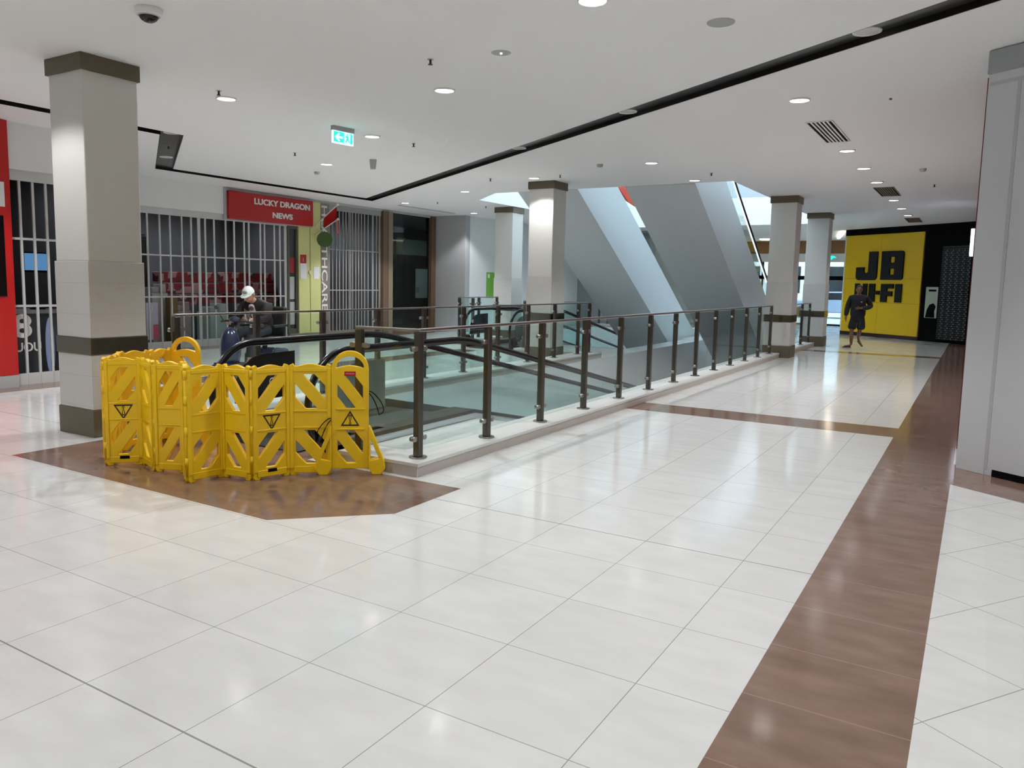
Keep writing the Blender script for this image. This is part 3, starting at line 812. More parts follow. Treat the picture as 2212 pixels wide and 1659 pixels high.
end_stand((-6.52, 4.63), (-6.25, 4.74), 'yellow2', False)

# ------------------------------------------------------------------ ceiling fittings
def spot(x, y, p=120.0, z=None, ang=118, blend=0.35):
    ld = bpy.data.lights.new('downlight_or_fill_beam', 'SPOT'); ld.energy = p * LP; ld.spot_size = math.radians(ang); ld.spot_blend = blend; ld.shadow_soft_size = 0.05
    ld.color = (0.97, 0.985, 1.0)
    o = bpy.data.objects.new('downlight_or_fill_beam', ld); COL.objects.link(o); o.location = (x, y, HC - 0.03 if z is None else z)
    return o
LP = 0.8
def downlight_proto(loc, label):
    t = thing('downlight', label, 'ceiling light', loc, group='round recessed ceiling downlights')
    mb = MB(); mb.lathe([(0.099, -0.008), (0.102, -0.016), (0.109, -0.015), (0.114, -0.008), (0.115, 0.0)]); mb.build('trim_ring', M['white'], t)
    mb = MB(); mb.lathe([(0.099, -0.009), (0.064, -0.002)], seg=28); mb.build('reflector', M['lamp'], t)
    mb = MB(); mb.lathe([(0.065, -0.003), (0.0, -0.003)], seg=28); mb.build('lens', M['lampglass'], t)
    return t
DL = [
 ((-7.55, 6.16), 'recessed downlight nearest the big left pillar next to a sprinkler'),
 ((-5.06, 6.99), 'recessed downlight above the walkway entry, upper middle of the ceiling'),
 ((-7.57, 8.71), 'recessed downlight immediately right of the hanging exit sign'),
 ((-10.12, 10.42), 'recessed downlight left of the grey ceiling sensor box'),
 ((-1.83, 9.12), 'nearest recessed downlight of the right row, before the striped air vent'),
 ((-1.83, 12.70), 'recessed downlight of the right row just past the striped air vent'),
 ((-1.83, 14.64), 'third recessed downlight along the right row of the walkway'),
 ((-1.83, 16.61), 'fourth recessed downlight along the right row, before the brown vent'),
 ((-1.83, 20.04), 'fifth recessed downlight along the right row, just past the brown vent'),
 ((-1.83, 22.14), 'sixth recessed downlight along the right row of the walkway'),
 ((-1.83, 24.23), 'farthest recessed downlight of the right row near the yellow shopfront'),
 ((-4.85, 12.63), 'recessed downlight above the long right railing beyond the black trough'),
 ((-4.87, 15.02), 'recessed downlight at the edge of the ceiling opening over the nearer escalator'),
 ((-7.59, 13.50), 'recessed downlight above the front face of the brightly lit middle pillar'),
 ((-10.15, 14.86), 'recessed downlight before the bluish ceiling opening at the far left'),
 ((-13.15, 16.45), 'recessed downlight at the inner corner where the black troughs meet'),
 ((-13.05, 19.60), 'farthest recessed downlight beside the white side wall'),
 ((-2.54, 5.32), 'recessed downlight cut by the top edge of the photo'),
]
d0 = None
for (x, y), lb in DL:
    if d0 is None: d0 = downlight_proto((x, y, HC), lb)
    else: dup(d0, (x, y, HC), lb)
    spot(x, y, 62 if (x, y) == (-7.59, 13.50) else 65 if (x, y) == (-4.87, 15.02) else 34 if y > 24 else 44 if y > 21 else 50 if (y > 19.5 and x > -9) else 95 if y > 19 else 240 if x < -9 else 58 if y > 16 else 130 if y < 6 else 170)
# unseen grid lamps around the view, plus spots added to brighten hoarding and floor
for x, y, p in ((-7.55, 3.35, 62), (-5.06, 1.9, 105), (-2.54, 0.2, 95), (0.1, 3.2, 85), (-7.55, -0.6, 75), (-2.54, -3.6, 75), (-5.06, -4.6, 75), (-10.1, -1.0, 75), (-9.8, 4.6, 150), (2.2, 0.9, 115), (3.6, -3.4, 75), (1.2, 5.0, 95)):
    spot(x, y, p)
for x, y in ((-6.8, 2.0), (-5.5, 12.0), (-5.5, 17.0), (-9, 22), (-14, 24), (-16, 12), (-12, 8), (-2, 14), (-9.5, 28), (-5.5, 26)):
    o = spot(x, y, 90, z=-1.15); o.data.name = 'lower_level_beam'
# unseen fill spots added to lift the dark interiors of the closed shops
for x, y, p in ((-13.2, 6.2, 26), (-16.6, 11.2, 60), (-16.6, 13.4, 50), (-16.6, 16.4, 55), (-16.8, 19.0, 22)):
    o = spot(x, y, p, ang=160, blend=0.6); o.data.name = 'shop_fill_beam'
# unlit trough downlights
def trough_lamp(loc, label, first=[None]):
    if first[0] is None:
        t = thing('trough_downlight', label, 'ceiling light', loc, group='unlit downlights inside the black ceiling trough')
        mb = MB(); mb.lathe([(0.09, -0.006), (0.10, -0.012), (0.112, -0.010), (0.114, 0.0)]); mb.build('trim_ring', M['white'], t)
        mb = MB(); mb.lathe([(0.09, -0.007), (0.0, -0.003)]); mb.build('lens', M['lampoff'], t)
        first[0] = t
    else: dup(first[0], loc, label)
for s, lb in ((2.85, 'nearest pale unlit lamp in the long black trough, upper right'), (-1.7, 'second pale unlit lamp along the long black trough'), (-4.75, 'third pale unlit lamp along the long black trough'), (-8.2, 'fourth pale unlit lamp along the long black trough'), (-11.2, 'farthest unlit lamp of the long black trough, near its corner')):
    p = dg_pt(s, 5.45); trough_lamp((p[0], p[1], TZ - 0.0), lb)
for s, lb in ((-12.7, 'nearer unlit lamp in the short dark cross trough at left'), (-15.3, 'farther unlit lamp in the short dark cross trough at left')):
    p = dg_pt(s, 0.47); trough_lamp((p[0], p[1], TZ - 0.0), lb)

# sprinklers
def sprinkler(loc, label, first=[None]):
    if first[0] is None:
        t = thing('ceiling_sprinkler', label, 'sprinkler', loc, group='small ceiling sprinkler heads')
        mb = MB(); mb.lathe([(0.0, -0.004), (0.028, -0.004), (0.032, 0.004), (0.0, 0.004)], seg=16); mb.build('escutcheon', M['detector'], t)
        mb = MB(); mb.cyl((0, 0, -0.045), (0, 0, 0), 0.011, seg=10); mb.cyl((0, 0, -0.05), (0, 0, -0.045), 0.022, seg=14); mb.build('nozzle', M['spr'], t)
        first[0] = t
    else: dup(first[0], loc, label)
for x, y, lb in ((-4.5, 5.99, 'dark sprinkler head between the two nearest downlights, upper middle'), (-7.33, 5.88, 'dark sprinkler head touching the downlight right of the big pillar'), (-7.4, 9.45, 'dark sprinkler head right of the exit sign lamp'), (-9.73, 9.29, 'dark sprinkler head below left of the exit sign'), (-6.94, 13.35, 'dark sprinkler head over the brightly lit middle pillar'), (-8.46, 13.28, 'dark sprinkler head left of the brightly lit middle pillar'), (-4.3, 14.2, 'dark sprinkler head right of the nearer escalator top'), (-0.9, 17.4, 'dark sprinkler head near the red wall at right'), (-12.2, 16.6, 'dark sprinkler head beside the far left downlight'), (-11.6, 18.0, 'dark sprinkler head over the grey block wall')):
    sprinkler((x, y, HC), lb)
p = dg_pt(-3.0, 5.3); sprinkler((p[0], p[1], TZ), 'dark sprinkler head inside the long black trough')
p = dg_pt(-14.0, 0.47); sprinkler((p[0], p[1], TZ), 'dark sprinkler head inside the short cross trough')
# other ceiling devices
t = thing('ceiling_camera', 'white dome security camera on the ceiling, upper left', 'security camera', (-5.62, 3.87, HC))
mb = MB(); mb.lathe([(0.0, 0.004), (0.10, 0.004), (0.103, -0.012), (0.101, -0.045), (0.088, -0.055), (0.07, -0.055)], seg=32); mb.build('housing', M['white'], t)
mb = MB(); mb.grid_sphere((0, 0, -0.05), 0.072, sz=0.75, seg=24, rings=8, z0=-1.0, z1=0.1); mb.build('dome', M['gloss_black'], t)
mb = MB(); mb.lathe([(0.085, -0.054), (0.074, -0.062), (0.070, -0.056)], seg=32); mb.build('bezel', M['detector'], t)
t = thing('ceiling_sensor', 'grey box sensor hanging from the ceiling right of the exit sign', 'sensor', (-9.02, 10.4, HC))
mb = MB(); mb.cyl((0, 0, -0.16), (0, 0, 0), 0.062, 0.085, seg=4); mb.build('housing', M['detector'], t, bevel=0.008)
for x, y, lb in ((-11.04, 11.1, 'small round smoke detector left of the grey sensor box'), (-5.71, 12.45, 'small round smoke detector right of the middle pillar cap'), (-0.97, 15.1, 'small round smoke detector near the right wall above the walkway')):
    mb = MB(); mb.lathe([(0.0, -0.05), (0.035, -0.05), (0.05, -0.035), (0.055, 0.0)], (x, y, HC)); tag(mb.build('smoke_detector', M['detector']), lb, 'smoke detector', 'small smoke detectors')
mb = MB(); mb.lathe([(0.0, -0.006), (0.105, -0.006), (0.11, 0.004), (0.0, 0.004)], (-1.87, 6.23, HC), seg=32); tag(mb.build('ceiling_plate', M['detector']), 'plain round pale blanking plate on the ceiling, upper right', 'ceiling plate')
t = thing('ceiling_speaker', 'flush round plate with a tiny bright indicator on the ceiling', 'ceiling plate', (-3.81, 6.12, HC))
mb = MB(); mb.lathe([(0.0, -0.004), (0.085, -0.004), (0.09, 0.0)]); mb.build('plate', M['detector'], t)
mb = MB(); mb.lathe([(0.0, -0.014), (0.008, -0.012), (0.01, -0.004)], seg=10); mb.build('indicator', M['lamp'], t)
mb = MB(); mb.grid_sphere((-0.97, 9.5, HC - 0.004), 0.02, sx=0.8, sy=1.6, sz=0.5, seg=12, rings=6); tag(mb.build('ceiling_hook', M['brownframe']), 'small orange brown fitting on the ceiling at right', 'fitting')

# air vents
def vent(cx, cy, w, l, label, frame, back, nsl):
    t = thing('air_vent', label, 'air vent', (cx, cy, HC))
    mb = MB(); mb.poly([rect(-w / 2 - 0.02, -l / 2 - 0.02, w / 2 + 0.02, l / 2 + 0.02), rect(-w / 2, -l / 2, w / 2, l / 2)], Matrix.Translation((0, 0, -0.012)), 0.012); mb.build('frame', frame, t)
    mb = MB(); mb.box(-w / 2, w / 2, -l / 2, l / 2, -0.003, 0.0); mb.build('backing', back, t)
    for k in range(nsl):
        x = -w / 2 + w * (k + 1) / (nsl + 1)
        mb = MB(); mb.box(x - w / (nsl + 1) * 0.25, x + w / (nsl + 1) * 0.25, -l / 2, l / 2, -0.012, -0.004); mb.build('slat', frame, t)
vent(-1.84, 11.13, 0.28, 1.5, 'striped white air vent with black slots near the right row of lamps', M['white'], M['black'], 5)
vent(-1.80, 18.3, 0.34, 1.6, 'brownish slatted air vent midway along the right row of lamps', M['ventb'] if 'ventb' in M else mat('vent_bronze', (120, 112, 98), 0.5), M['black'], 7)
vent(-1.80, 25.9, 0.34, 1.5, 'farthest brownish slatted air vent close to the yellow shopfront', mat('vent_bronze_far', (112, 98, 78), 0.5), M['black'], 7)
mb = MB(); mb.box(-13.75, -13.65, 16.9, 19.5, HC - 0.012, HC - 0.001); tag(mb.build('slot_diffuser', M['detector']), 'long thin slot air diffuser on the ceiling over the far left shops', 'air vent')

# exit sign
def exit_sign(loc, rot, label, w, h):
    t = thing('exit_sign', label, 'exit sign', loc, rot, group='green running man exit signs')
    mb = MB(); mb.box(-w / 2, w / 2, -0.03, 0.03, -0.06, 0.0); mb.build('housing', M['detector'], t)
    B = basis((0, -0.014, -0.06 - h), (1, 0, 0), (0, 0, 1))
    mb = MB(); mb.box(-w / 2, w / 2, -0.012, 0.012, -0.06 - h, -0.06); bl = mb.build('blade', M['tealw'], t)
    mb = MB(); mb.poly([rect(-w / 2 + 0.015, 0.02, 0.01, h - 0.01)], B, 0.002)
    mb.build('green_field', M['teal'], bl)
    mb = MB(); mb.poly([rect(w * 0.34, 0.02, w * 0.44, h - 0.01)], B, 0.002); mb.build('green_field', M['teal'], bl)
    mb = MB(); s = h
    ar = [(-w * 0.42, s * 0.5), (-w * 0.22, s * 0.86), (-w * 0.16, s * 0.78), (-w * 0.24, s * 0.6), (-w * 0.03, s * 0.6), (-w * 0.03, s * 0.42), (-w * 0.24, s * 0.42), (-w * 0.16, s * 0.24), (-w * 0.22, s * 0.16)]
    mb.poly([ar], B @ Matrix.Translation((0, 0, 0.002)), 0.002); mb.build('arrow', M['tealw'], bl)
    mb = MB()
    c = w * 0.19
    mb.poly([circ(c + 0.0, s * 0.82, s * 0.06, 12)], B, 0.003)
    mb.poly([[(c - 0.018, s * 0.74), (c + 0.02, s * 0.70), (c + 0.016, s * 0.45), (c + 0.035, s * 0.28), (c + 0.055, s * 0.26), (c + 0.055, s * 0.21), (c + 0.028, s * 0.21), (c, s * 0.38), (c - 0.015, s * 0.18), (c - 0.032, s * 0.18), (c - 0.012, s * 0.5), (c - 0.012, s * 0.62), (c - 0.035, s * 0.54), (c - 0.035, s * 0.6)]], B, 0.003)
    mb.build('running_figure', M['teal'], bl)
    return t
EX = exit_sign((-7.52, 8.05, HC), PI / 2 - 0.12, 'hanging green exit sign with left arrow and running man', 0.36, 0.165)
dup(EX, (-9.7, 33.5, HC), 'distant green exit sign seen between the nearer escalator and the pillar', 0.25)
t = thing('exit_sign', 'green exit emblem on the white fascia above the end doors', 'exit sign', (-5.55, YF - 0.03, 2.9))
mb = MB(); mb.box(-0.28, 0.28, -0.02, 0.0, -0.11, 0.11); mb.build('panel', M['white'], t)
mb = MB(); mb.poly([[(-0.24, 0.0), (-0.12, 0.09), (0.12, 0.09), (0.24, 0.0), (0.1, -0.02), (0.05, -0.09), (-0.05, -0.09), (-0.1, -0.02)]], basis((0, -0.021, 0), (1, 0, 0), (0, 0, 1)), 0.004); mb.build('emblem', M['teal'], t)
# cove light by the yellow shop
mb = MB(); mb.poly([[(-5.0, 33.6), (-4.88, 33.6), (-4.2, 29.9), (-4.34, 29.9)]], Matrix.Translation((0, 0, HC - 0.07)), 0.073); tag(mb.build('ceiling_light_strip', M['cove']), 'glowing warm light strip on the ceiling beside the yellow shopfront', 'ceiling light')
for x, lb in ((-10.2, 'bright flat ceiling light panel left of the far pillar'), (-7.6, 'bright flat ceiling light panel between the two far pillars')):
    mb = MB(); mb.box(x - 0.5, x + 0.5, 34.0, 34.4, HC - 0.05, HC + 0.003); tag(mb.build('ceiling_light', M['cove']), lb, 'ceiling light', 'flat light panels near the end doors')

# ------------------------------------------------------------------ shops on the left
def shutter(label, X, y0, y1, ztop, bars, rails, zb, loc, thick=(), bw=0.022, head=0.14, foot=0.16, m='shutter', joints=True):
    t = thing('folding_shutter', label, 'shutter', loc)
    mb = MB(); mb.box(X - 0.03, X + 0.03, y0, y1, ztop - head, ztop); mb.build('top_track', M[m], t, world=True)
    mb = MB(); mb.box(X - 0.025, X + 0.025, y0, y1, zb, zb + foot)
    for b in bars: mb.box(X + 0.025, X + 0.031, b - 0.004, b + 0.004, zb, zb + foot)
    mb.build('bottom_panel', M[m], t, world=True)
    for b in bars:
        w = bw * (2.0 if b in thick else 1.0)
        mb = MB(); mb.box(X - 0.012, X + 0.014, b - w / 2, b + w / 2, zb + foot, ztop - head); mb.build('bar', M[m], t, world=True)
    for z in rails:
        mb = MB(); mb.box(X - 0.006, X + 0.008, y0, y1, z - 0.016, z + 0.016); mb.build('cross_rail', M[m], t, world=True)
    return t
shutter('grey folding shutter between the red panel and the nearest pillar', -11.5, 5.66, 7.0, 3.0, [5.69, 5.83, 6.01, 6.19, 6.38, 6.57, 6.76, 6.95], [2.06, 1.12], 0.0, (-11.5, 5.66, 0), bw=0.032)
b2 = [9.93, 10.13, 10.42, 10.67, 10.96, 11.2, 11.4, 11.57, 11.81, 12.13, 12.37, 12.66, 12.8, 13.15, 13.28, 13.59, 13.77, 13.95]
shutter('folding bar shutter of the newsagent under the red sign', -14.98, 9.86, 13.99, 3.02, b2, [2.02, 1.13], 0.0, (-14.98, 9.86, 0), thick=(11.4, 13.95), bw=0.035)
b3 = [15.5, 15.62, 15.77, 15.89, 16.03, 16.15, 16.27, 16.33, 16.41, 16.54, 16.66, 16.78, 16.91, 17.06, 17.26, 17.43, 17.56]
shutter('tall closely barred shutter right of the vertical healthcare lettering', -14.98, 15.44, 17.6, 3.56, b3, [2.38, 1.28], 0.0, (-14.98, 15.44, 0), thick=(17.26, 17.56), bw=0.03, m='shutterw')
# red fascia panel with black screen at far left
t = thing('red_panel', 'tall red panel with a black screen at the left edge of the photo', 'sign panel', (-11.36, 4.5, 0))
mb = MB(); mb.box(-11.395, -11.33, 3.41, 5.63, 0.17, 3.625); mb.build('panel_face', M['redpanel'], t, world=True, bevel=0.004)
mb = MB(); mb.box(-11.395, -11.335, 3.41, 5.63, 0.0, 0.17); mb.build('plinth', M['greywall'], t, world=True)
mb = MB(); mb.box(-11.33, -11.31, 4.2, 5.52, 1.26, 2.35); mb.build('screen', M['gloss_black'], t, world=True, bevel=0.004)
mb = MB(); mb.box(-11.33, -11.32, 4.9, 5.55, 2.47, 2.80); lab = mb.build('white_label', M['white'], t, world=True)
text_mesh('lettering', 'a', M['ink'], basis((-11.319, 5.40, 2.60), (0, 1, 0), (0, 0, 1)), height=0.09, depth=0.002, parent=lab)
# shop 1 contents
mb = MB(); 
tag(text_mesh('window_decal', '8', M['letters'], basis((-11.62, 5.72, 0.66), (0, 1, 0), (0, 0, 1)), height=0.34, width=0.26, depth=0.004, bold=0.03, world=True), 'large white figure 8 behind the shutter beside the red panel', 'window lettering')
tag(text_mesh('window_decal', 'LUOU', M['letters'], basis((-11.62, 5.66, 0.46), (0, 1, 0), (0, 0, 1)), height=0.13, width=0.44, depth=0.004, bold=0.02, world=True), 'small white letters below the figure 8 by the red panel', 'window lettering')
mb = MB(); mb.box(-11.66, -11.655, 5.60, 6.3, 0.0, 1.05); 
t = thing('shop_counter', 'dark shop counter carrying small boxes behind the left shutter', 'counter', (-13.0, 6.3, 0))
mb = MB(); mb.box(-13.4, -12.7, 5.3, 7.1, 0, 0.95); mb.build('body', M['darkwall'], t, world=True)
mb = MB(); mb.box(-13.45, -12.65, 5.25, 7.1, 0.95, 1.0); mb.build('top', M['greywall'], t, world=True)
t = thing('monitor', 'small glowing blue screen inside the shop behind the left shutter', 'monitor', (-13.05, 6.82, 1.0))
mb = MB(); mb.box(-0.05, 0.05, -0.1, 0.1, 0.0, 0.02); mb.cyl((0, 0, 0.02), (0, 0, 0.62), 0.02); mb.build('stand', M['black'], t)
mb = MB(); mb.box(-0.03, 0.02, -0.2, 0.2, 0.6, 0.92); mb.build('casing', M['black'], t, bevel=0.006)
mb = MB(); mb.box(0.02, 0.024, -0.18, 0.18, 0.63, 0.9); mb.build('screen', M['screen'], t)
for k, (y, z) in enumerate(((6.2, 0.42), (6.55, 0.42), (6.9, 0.42))):
    pass
mb = MB(); mb.grid_sphere((-12.4, 6.65, 0.45), 0.5, sx=0.05, sy=0.15, sz=0.9, seg=16, rings=12); tag(mb.build('display_board', M['iceblue']), 'pale blue oval display board standing behind the left shutter', 'display board')
t = thing('display_shelf', 'dark shelving full of small goods deep inside the left shop', 'shelf', (-15.2, 5.5, 0))
mb = MB(); mb.box(-15.44, -15.0, 4.6, 7.1, 0, 2.5); 
sh = mb.build('carcass', M['black'], t, world=True)
for z in (0.5, 1.0, 1.5, 2.0):
    mb = MB(); mb.box(-15.0, -14.96, 4.6, 7.1, z, z + 0.03)
    mb.build('shelf_edge', M['greywall'], t, world=True)
# newsagent sign
t = thing('shop_sign', 'red LUCKY DRAGON NEWS sign above the newsagent shutter', 'shop sign', (-14.9, 13.4, 2.92))
mb = MB(); mb.box(-14.94, -14.80, 12.1, 14.75, 2.92, 3.56); mb.build('sign_board', M['red'], t, world=True, bevel=0.02)
mb = MB(); mb.poly([rect(12.02, 2.9, 14.8, 3.62), rect(12.1, 2.92, 14.75, 3.56)], basis((-14.94, 0, 0), (0, 1, 0), (0, 0, 1)), 0.06); mb.build('frame', M['greywall'], t, world=True)
text_mesh('lettering', 'LUCKY DRAGON', M['letters'], basis((-14.80, 12.82, 3.31), (0, 1, 0), (0, 0, 1)), width=1.80, height=0.145, depth=0.015, bold=0.036, parent=t)
text_mesh('lettering', 'NEWS', M['letters'], basis((-14.80, 13.38, 3.03), (0, 1, 0), (0, 0, 1)), width=0.65, height=0.14, depth=0.015, bold=0.036, parent=t)
# door jamb strip and lime wall
t = thing('door_panel', 'narrow dark green framed door panel with red notice beside the lime wall', 'door panel', (-14.95, 14.16, 0))
mb = MB(); mb.poly([rect(13.99, 0.02, 14.33, 2.9), rect(14.05, 0.3, 14.27, 2.82)], basis((-15.02, 0, 0), (0, 1, 0), (0, 0, 1)), 0.08); mb.build('frame', mat('olive_frame', (84, 84, 68), 0.5), t, world=True)
mb = MB(); mb.box(-15.0, -14.985, 14.05, 14.27, 0.3, 2.82); mb.build('pane', mat('dark_pane', (60, 66, 64), 0.25), t, world=True)
mb = MB(); mb.box(-14.985, -14.98, 14.07, 14.25, 1.72, 2.1); mb.build('red_notice', M['rack'], t, world=True)
mb = MB(); mb.box(-14.985, -14.98, 14.07, 14.25, 1.05, 1.62); mb.build('grey_notice', M['greywall'], t, world=True)
mb = MB(); mb.box(-14.985, -14.98, 14.07, 14.25, 0.4, 0.98); mb.build('grey_notice', M['greywall'], t, world=True)
mb = MB(); mb.box(-15.1, -14.90, 14.33, 15.10, 0.17, 3.56, 0); mb.box(-15.1, -14.89, 14.0, 17.6, 0.0, 0.17, 1); struct(mb.build('wall_left', [M['lime'], M['taupe']]))
mb = MB(); mb.box(-14.905, -14.893, 14.71, 14.735, 0.2, 2.95); tag(mb.build('wall_joint', mat('lime_joint', (160, 158, 104), 0.7)), 'thin vertical joint running down the lime yellow wall', 'wall joint')
t = thing('notice', 'red and white printed notice on the lime wall, left one', 'notice', (-14.895, 14.37, 1.57))
mb = MB(); mb.box(-14.898, -14.89, 14.37, 14.58, 1.97, 2.19); mb.build('red_header', M['red'], t, world=True)
mb = MB(); mb.box(-14.898, -14.89, 14.37, 14.59, 1.57, 1.97); mb.build('white_sheet', M['paper'], t, world=True)
text_mesh('lettering', '1', M['letters'], basis((-14.889, 14.46, 2.01), (0, 1, 0), (0, 0, 1)), height=0.1, depth=0.002, parent=t)
mb = MB(); mb.box(-14.898, -14.89, 14.84, 15.04, 1.58, 1.89); tag(mb.build('notice', M['paper']), 'plain white notice on the lime wall, right one', 'notice')
mb = MB(); mb.cyl((-14.9, 14.70, 1.74), (-14.86, 14.70, 1.74), 0.05, seg=18); tag(mb.build('round_plate', mat('cream_knob', (214, 214, 176), 0.4)), 'round cream plate between the two white notices', 'wall plate')
# vertical healthcare sign
t = thing('shop_sign', 'tall taupe strip with white HEALTHCARE lettering running downwards', 'shop sign', (-14.92, 15.27, 0.17))
mb = MB(); mb.box(-15.0, -14.91, 15.10, 15.44, 0.17, 3.56); mb.build('sign_board', M['taupe'], t, world=True)
text_mesh('lettering', 'HEALTHCARE', M['letters'], basis((-14.91, 15.14, 3.50), (0, 0, -1), (0, 1, 0)), width=2.78, height=0.21, depth=0.012, bold=0.01, parent=t)
# projecting red banner, red tag and green disc
t = thing('projecting_banner', 'red banner on two white rods projecting over the lime wall', 'banner', (-14.88, 15.2, 3.0))
mb = MB(); mb.tube([(-14.9, 14.9, 2.95), (-14.15, 14.95, 3.47)], 0.014, seg=8); mb.cyl((-14.17, 14.95, 3.455), (-14.13, 14.952, 3.485), 0.03); mb.build('rod', M['white'], t, world=True)
mb = MB(); mb.tube([(-14.9, 14.9, 2.72), (-14.15, 14.95, 3.10)], 0.014, seg=8); mb.cyl((-14.17, 14.95, 3.09), (-14.12, 14.952, 3.115), 0.03); mb.build('rod', M['white'], t, world=True)
mb = MB(); vs = [(-14.62, 14.935, 3.14), (-14.18, 14.95, 3.42), (-14.18, 14.955, 3.10), (-14.62, 14.938, 2.88)]
mb.bm.faces.new([mb.bm.verts.new(v) for v in vs]); mb.bm.faces.new([mb.bm.verts.new((v[0], v[1] + 0.006, v[2])) for v in reversed(vs)]); mb.build('cloth', M['red'], t, world=True)
mb = MB(); mb.poly([[(-0.03, 0.0), (0.03, 0.0), (0.075, -0.30), (0.06, -0.34), (-0.06, -0.34), (-0.075, -0.30)]], basis((-14.17, 14.95, 3.08), (-0.55, 0.83, 0), (0, 0, 1)), 0.02, 0)
mb.build('hanging_tag', mat('coral_tag', (226, 90, 80), 0.5), t, world=True)
mb = MB(); mb.cyl((-14.615, 14.965, 2.60), (-14.595, 14.94, 2.60), 0.20, seg=32); mb.tube([(-14.895, 14.96, 2.60), (-14.61, 14.96, 2.60)], 0.012)
tag(mb.build('projecting_sign', M['dgreen']), 'dark green round sign below the red projecting banner', 'shop sign')
# dark glazed shop
mb = MB(); mb.box(-15.1, -14.88, 17.62, 17.84, 0.0, 3.58); tag(mb.build('door_post', M['brownframe']), 'brown timber post right of the closely barred shutter', 'post')
mb = MB(); mb.box(-15.1, -14.86, 17.84, 18.03, 0.0, 3.58); tag(mb.build('door_post', M['tanframe']), 'tan post standing next to the brown post at the dark shop window', 'post')
mb = MB(); mb.box(-15.1, -14.88, 19.95, 20.18, 0.0, 3.6); tag(mb.build('door_post', M['brownframe']), 'brown post between the dark shop window and the grey wall', 'post')
mb = MB(); mb.box(-15.0, -14.985, 18.03, 19.95, 0.05, 3.58); w1 = mb.build('window_1', M['shopglass']); struct(w1)
mb = MB(); mb.box(-15.04, -14.95, 18.03, 19.95, 0.0, 0.06); mb.build('window_sill', M['brownframe'], w1)
t = thing('window_banner', 'pale olive banner hung inside the dark shop window', 'banner', (-15.02, 19.1, 2.35))
mb = MB(); mb.box(-15.02, -15.01, 18.37, 19.88, 2.36, 2.83); mb.build('sheet', M['kraft'], t, world=True)
mb = MB(); mb.box(-15.03, -15.02, 18.42, 18.8, 2.80, 2.86); mb.build('clip_strip', M['white'], t, world=True)
t = thing('poster', 'tall white poster low in the dark shop window', 'poster', (-15.02, 19.6, 1.05))
mb = MB(); mb.box(-15.02, -15.01, 19.32, 19.93, 1.04, 1.95); ps = mb.build('sheet', M['paper'], t, world=True)
mb = MB(); mb.box(-15.011, -15.008, 19.34, 19.5, 1.2, 1.38); mb.build('print', M['greywall'], ps, world=True)
t = thing('hanging_sign', 'dim vertical strip of dark letters inside the dark shop window', 'sign', (-15.3, 18.55, 0.9))
mb = MB(); mb.box(-15.32, -15.3, 18.38, 18.72, 0.9, 2.35); mb.build('strip', mat('dim_strip', (70, 70, 58), 0.6), t, world=True)
for k, ch in enumerate('JMJ'):
    text_mesh('lettering', ch, M['black'], basis((-15.298, 18.46, 2.0 - 0.42 * k), (0, 1, 0), (0, 0, 1)), height=0.26, width=0.18, depth=0.004, bold=0.02, parent=t)
mb = MB(); mb.box(-16.6, -16.3, 18.3, 18.95, 0.0, 3.4); tag(mb.build('shop_partition', mat('partition_dark', (44, 48, 50), 0.6)), 'dark partition standing inside the dark shop window', 'partition')
# newsagent interior
t = thing('display_rack', 'red tiered display rack in the newsagent, left one', 'display rack', (-16.3, 12.0, 0))
mb = MB(); mb.box(-16.6, -16.1, 11.35, 12.9, 0, 0.9); mb.build('base', M['darkwall'], t, world=True)
for k in range(3):
    mb = MB(); mb.box(-16.5 + 0.03 * k - 0.1 * k, -16.1 - 0.1 * k, 11.35, 12.9, 0.9 + 0.27 * k, 1.14 + 0.27 * k); mb.build('tier', M['rack2'], t, world=True, bevel=0.02)
t2 = dup(t, (-16.5, 14.0, 0.02), 'red tiered display rack in the newsagent, right one behind the seated man')
mb = MB(); mb.box(-15.16, -15.14, 10.1, 10.5, 0.2, 0.92)
t = thing('poster', 'pale poster with pink print and a figure 0 behind the newsagent shutter', 'poster', (-15.2, 10.35, 0.18))
mb = MB(); mb.box(-15.22, -15.2, 10.2, 10.48, 0.2, 1.0); sh = mb.build('sheet', mat('lilac_sheet', (190, 186, 206), 0.7), t, world=True)
mb = MB(); mb.box(-15.2, -15.197, 10.36, 10.48, 0.2, 0.52); mb.build('pink_print', M['pink'], sh, world=True)
text_mesh('lettering', '0', M['letters'], basis((-15.197, 10.26, 0.8), (0, 1, 0), (0, 0, 1)), height=0.14, depth=0.002, bold=0.01, parent=t)
for k in range(9):
    y = 10.1 + 0.5 * (k % 5); z0 = 0.0
    s = random.uniform(0.25, 0.4)
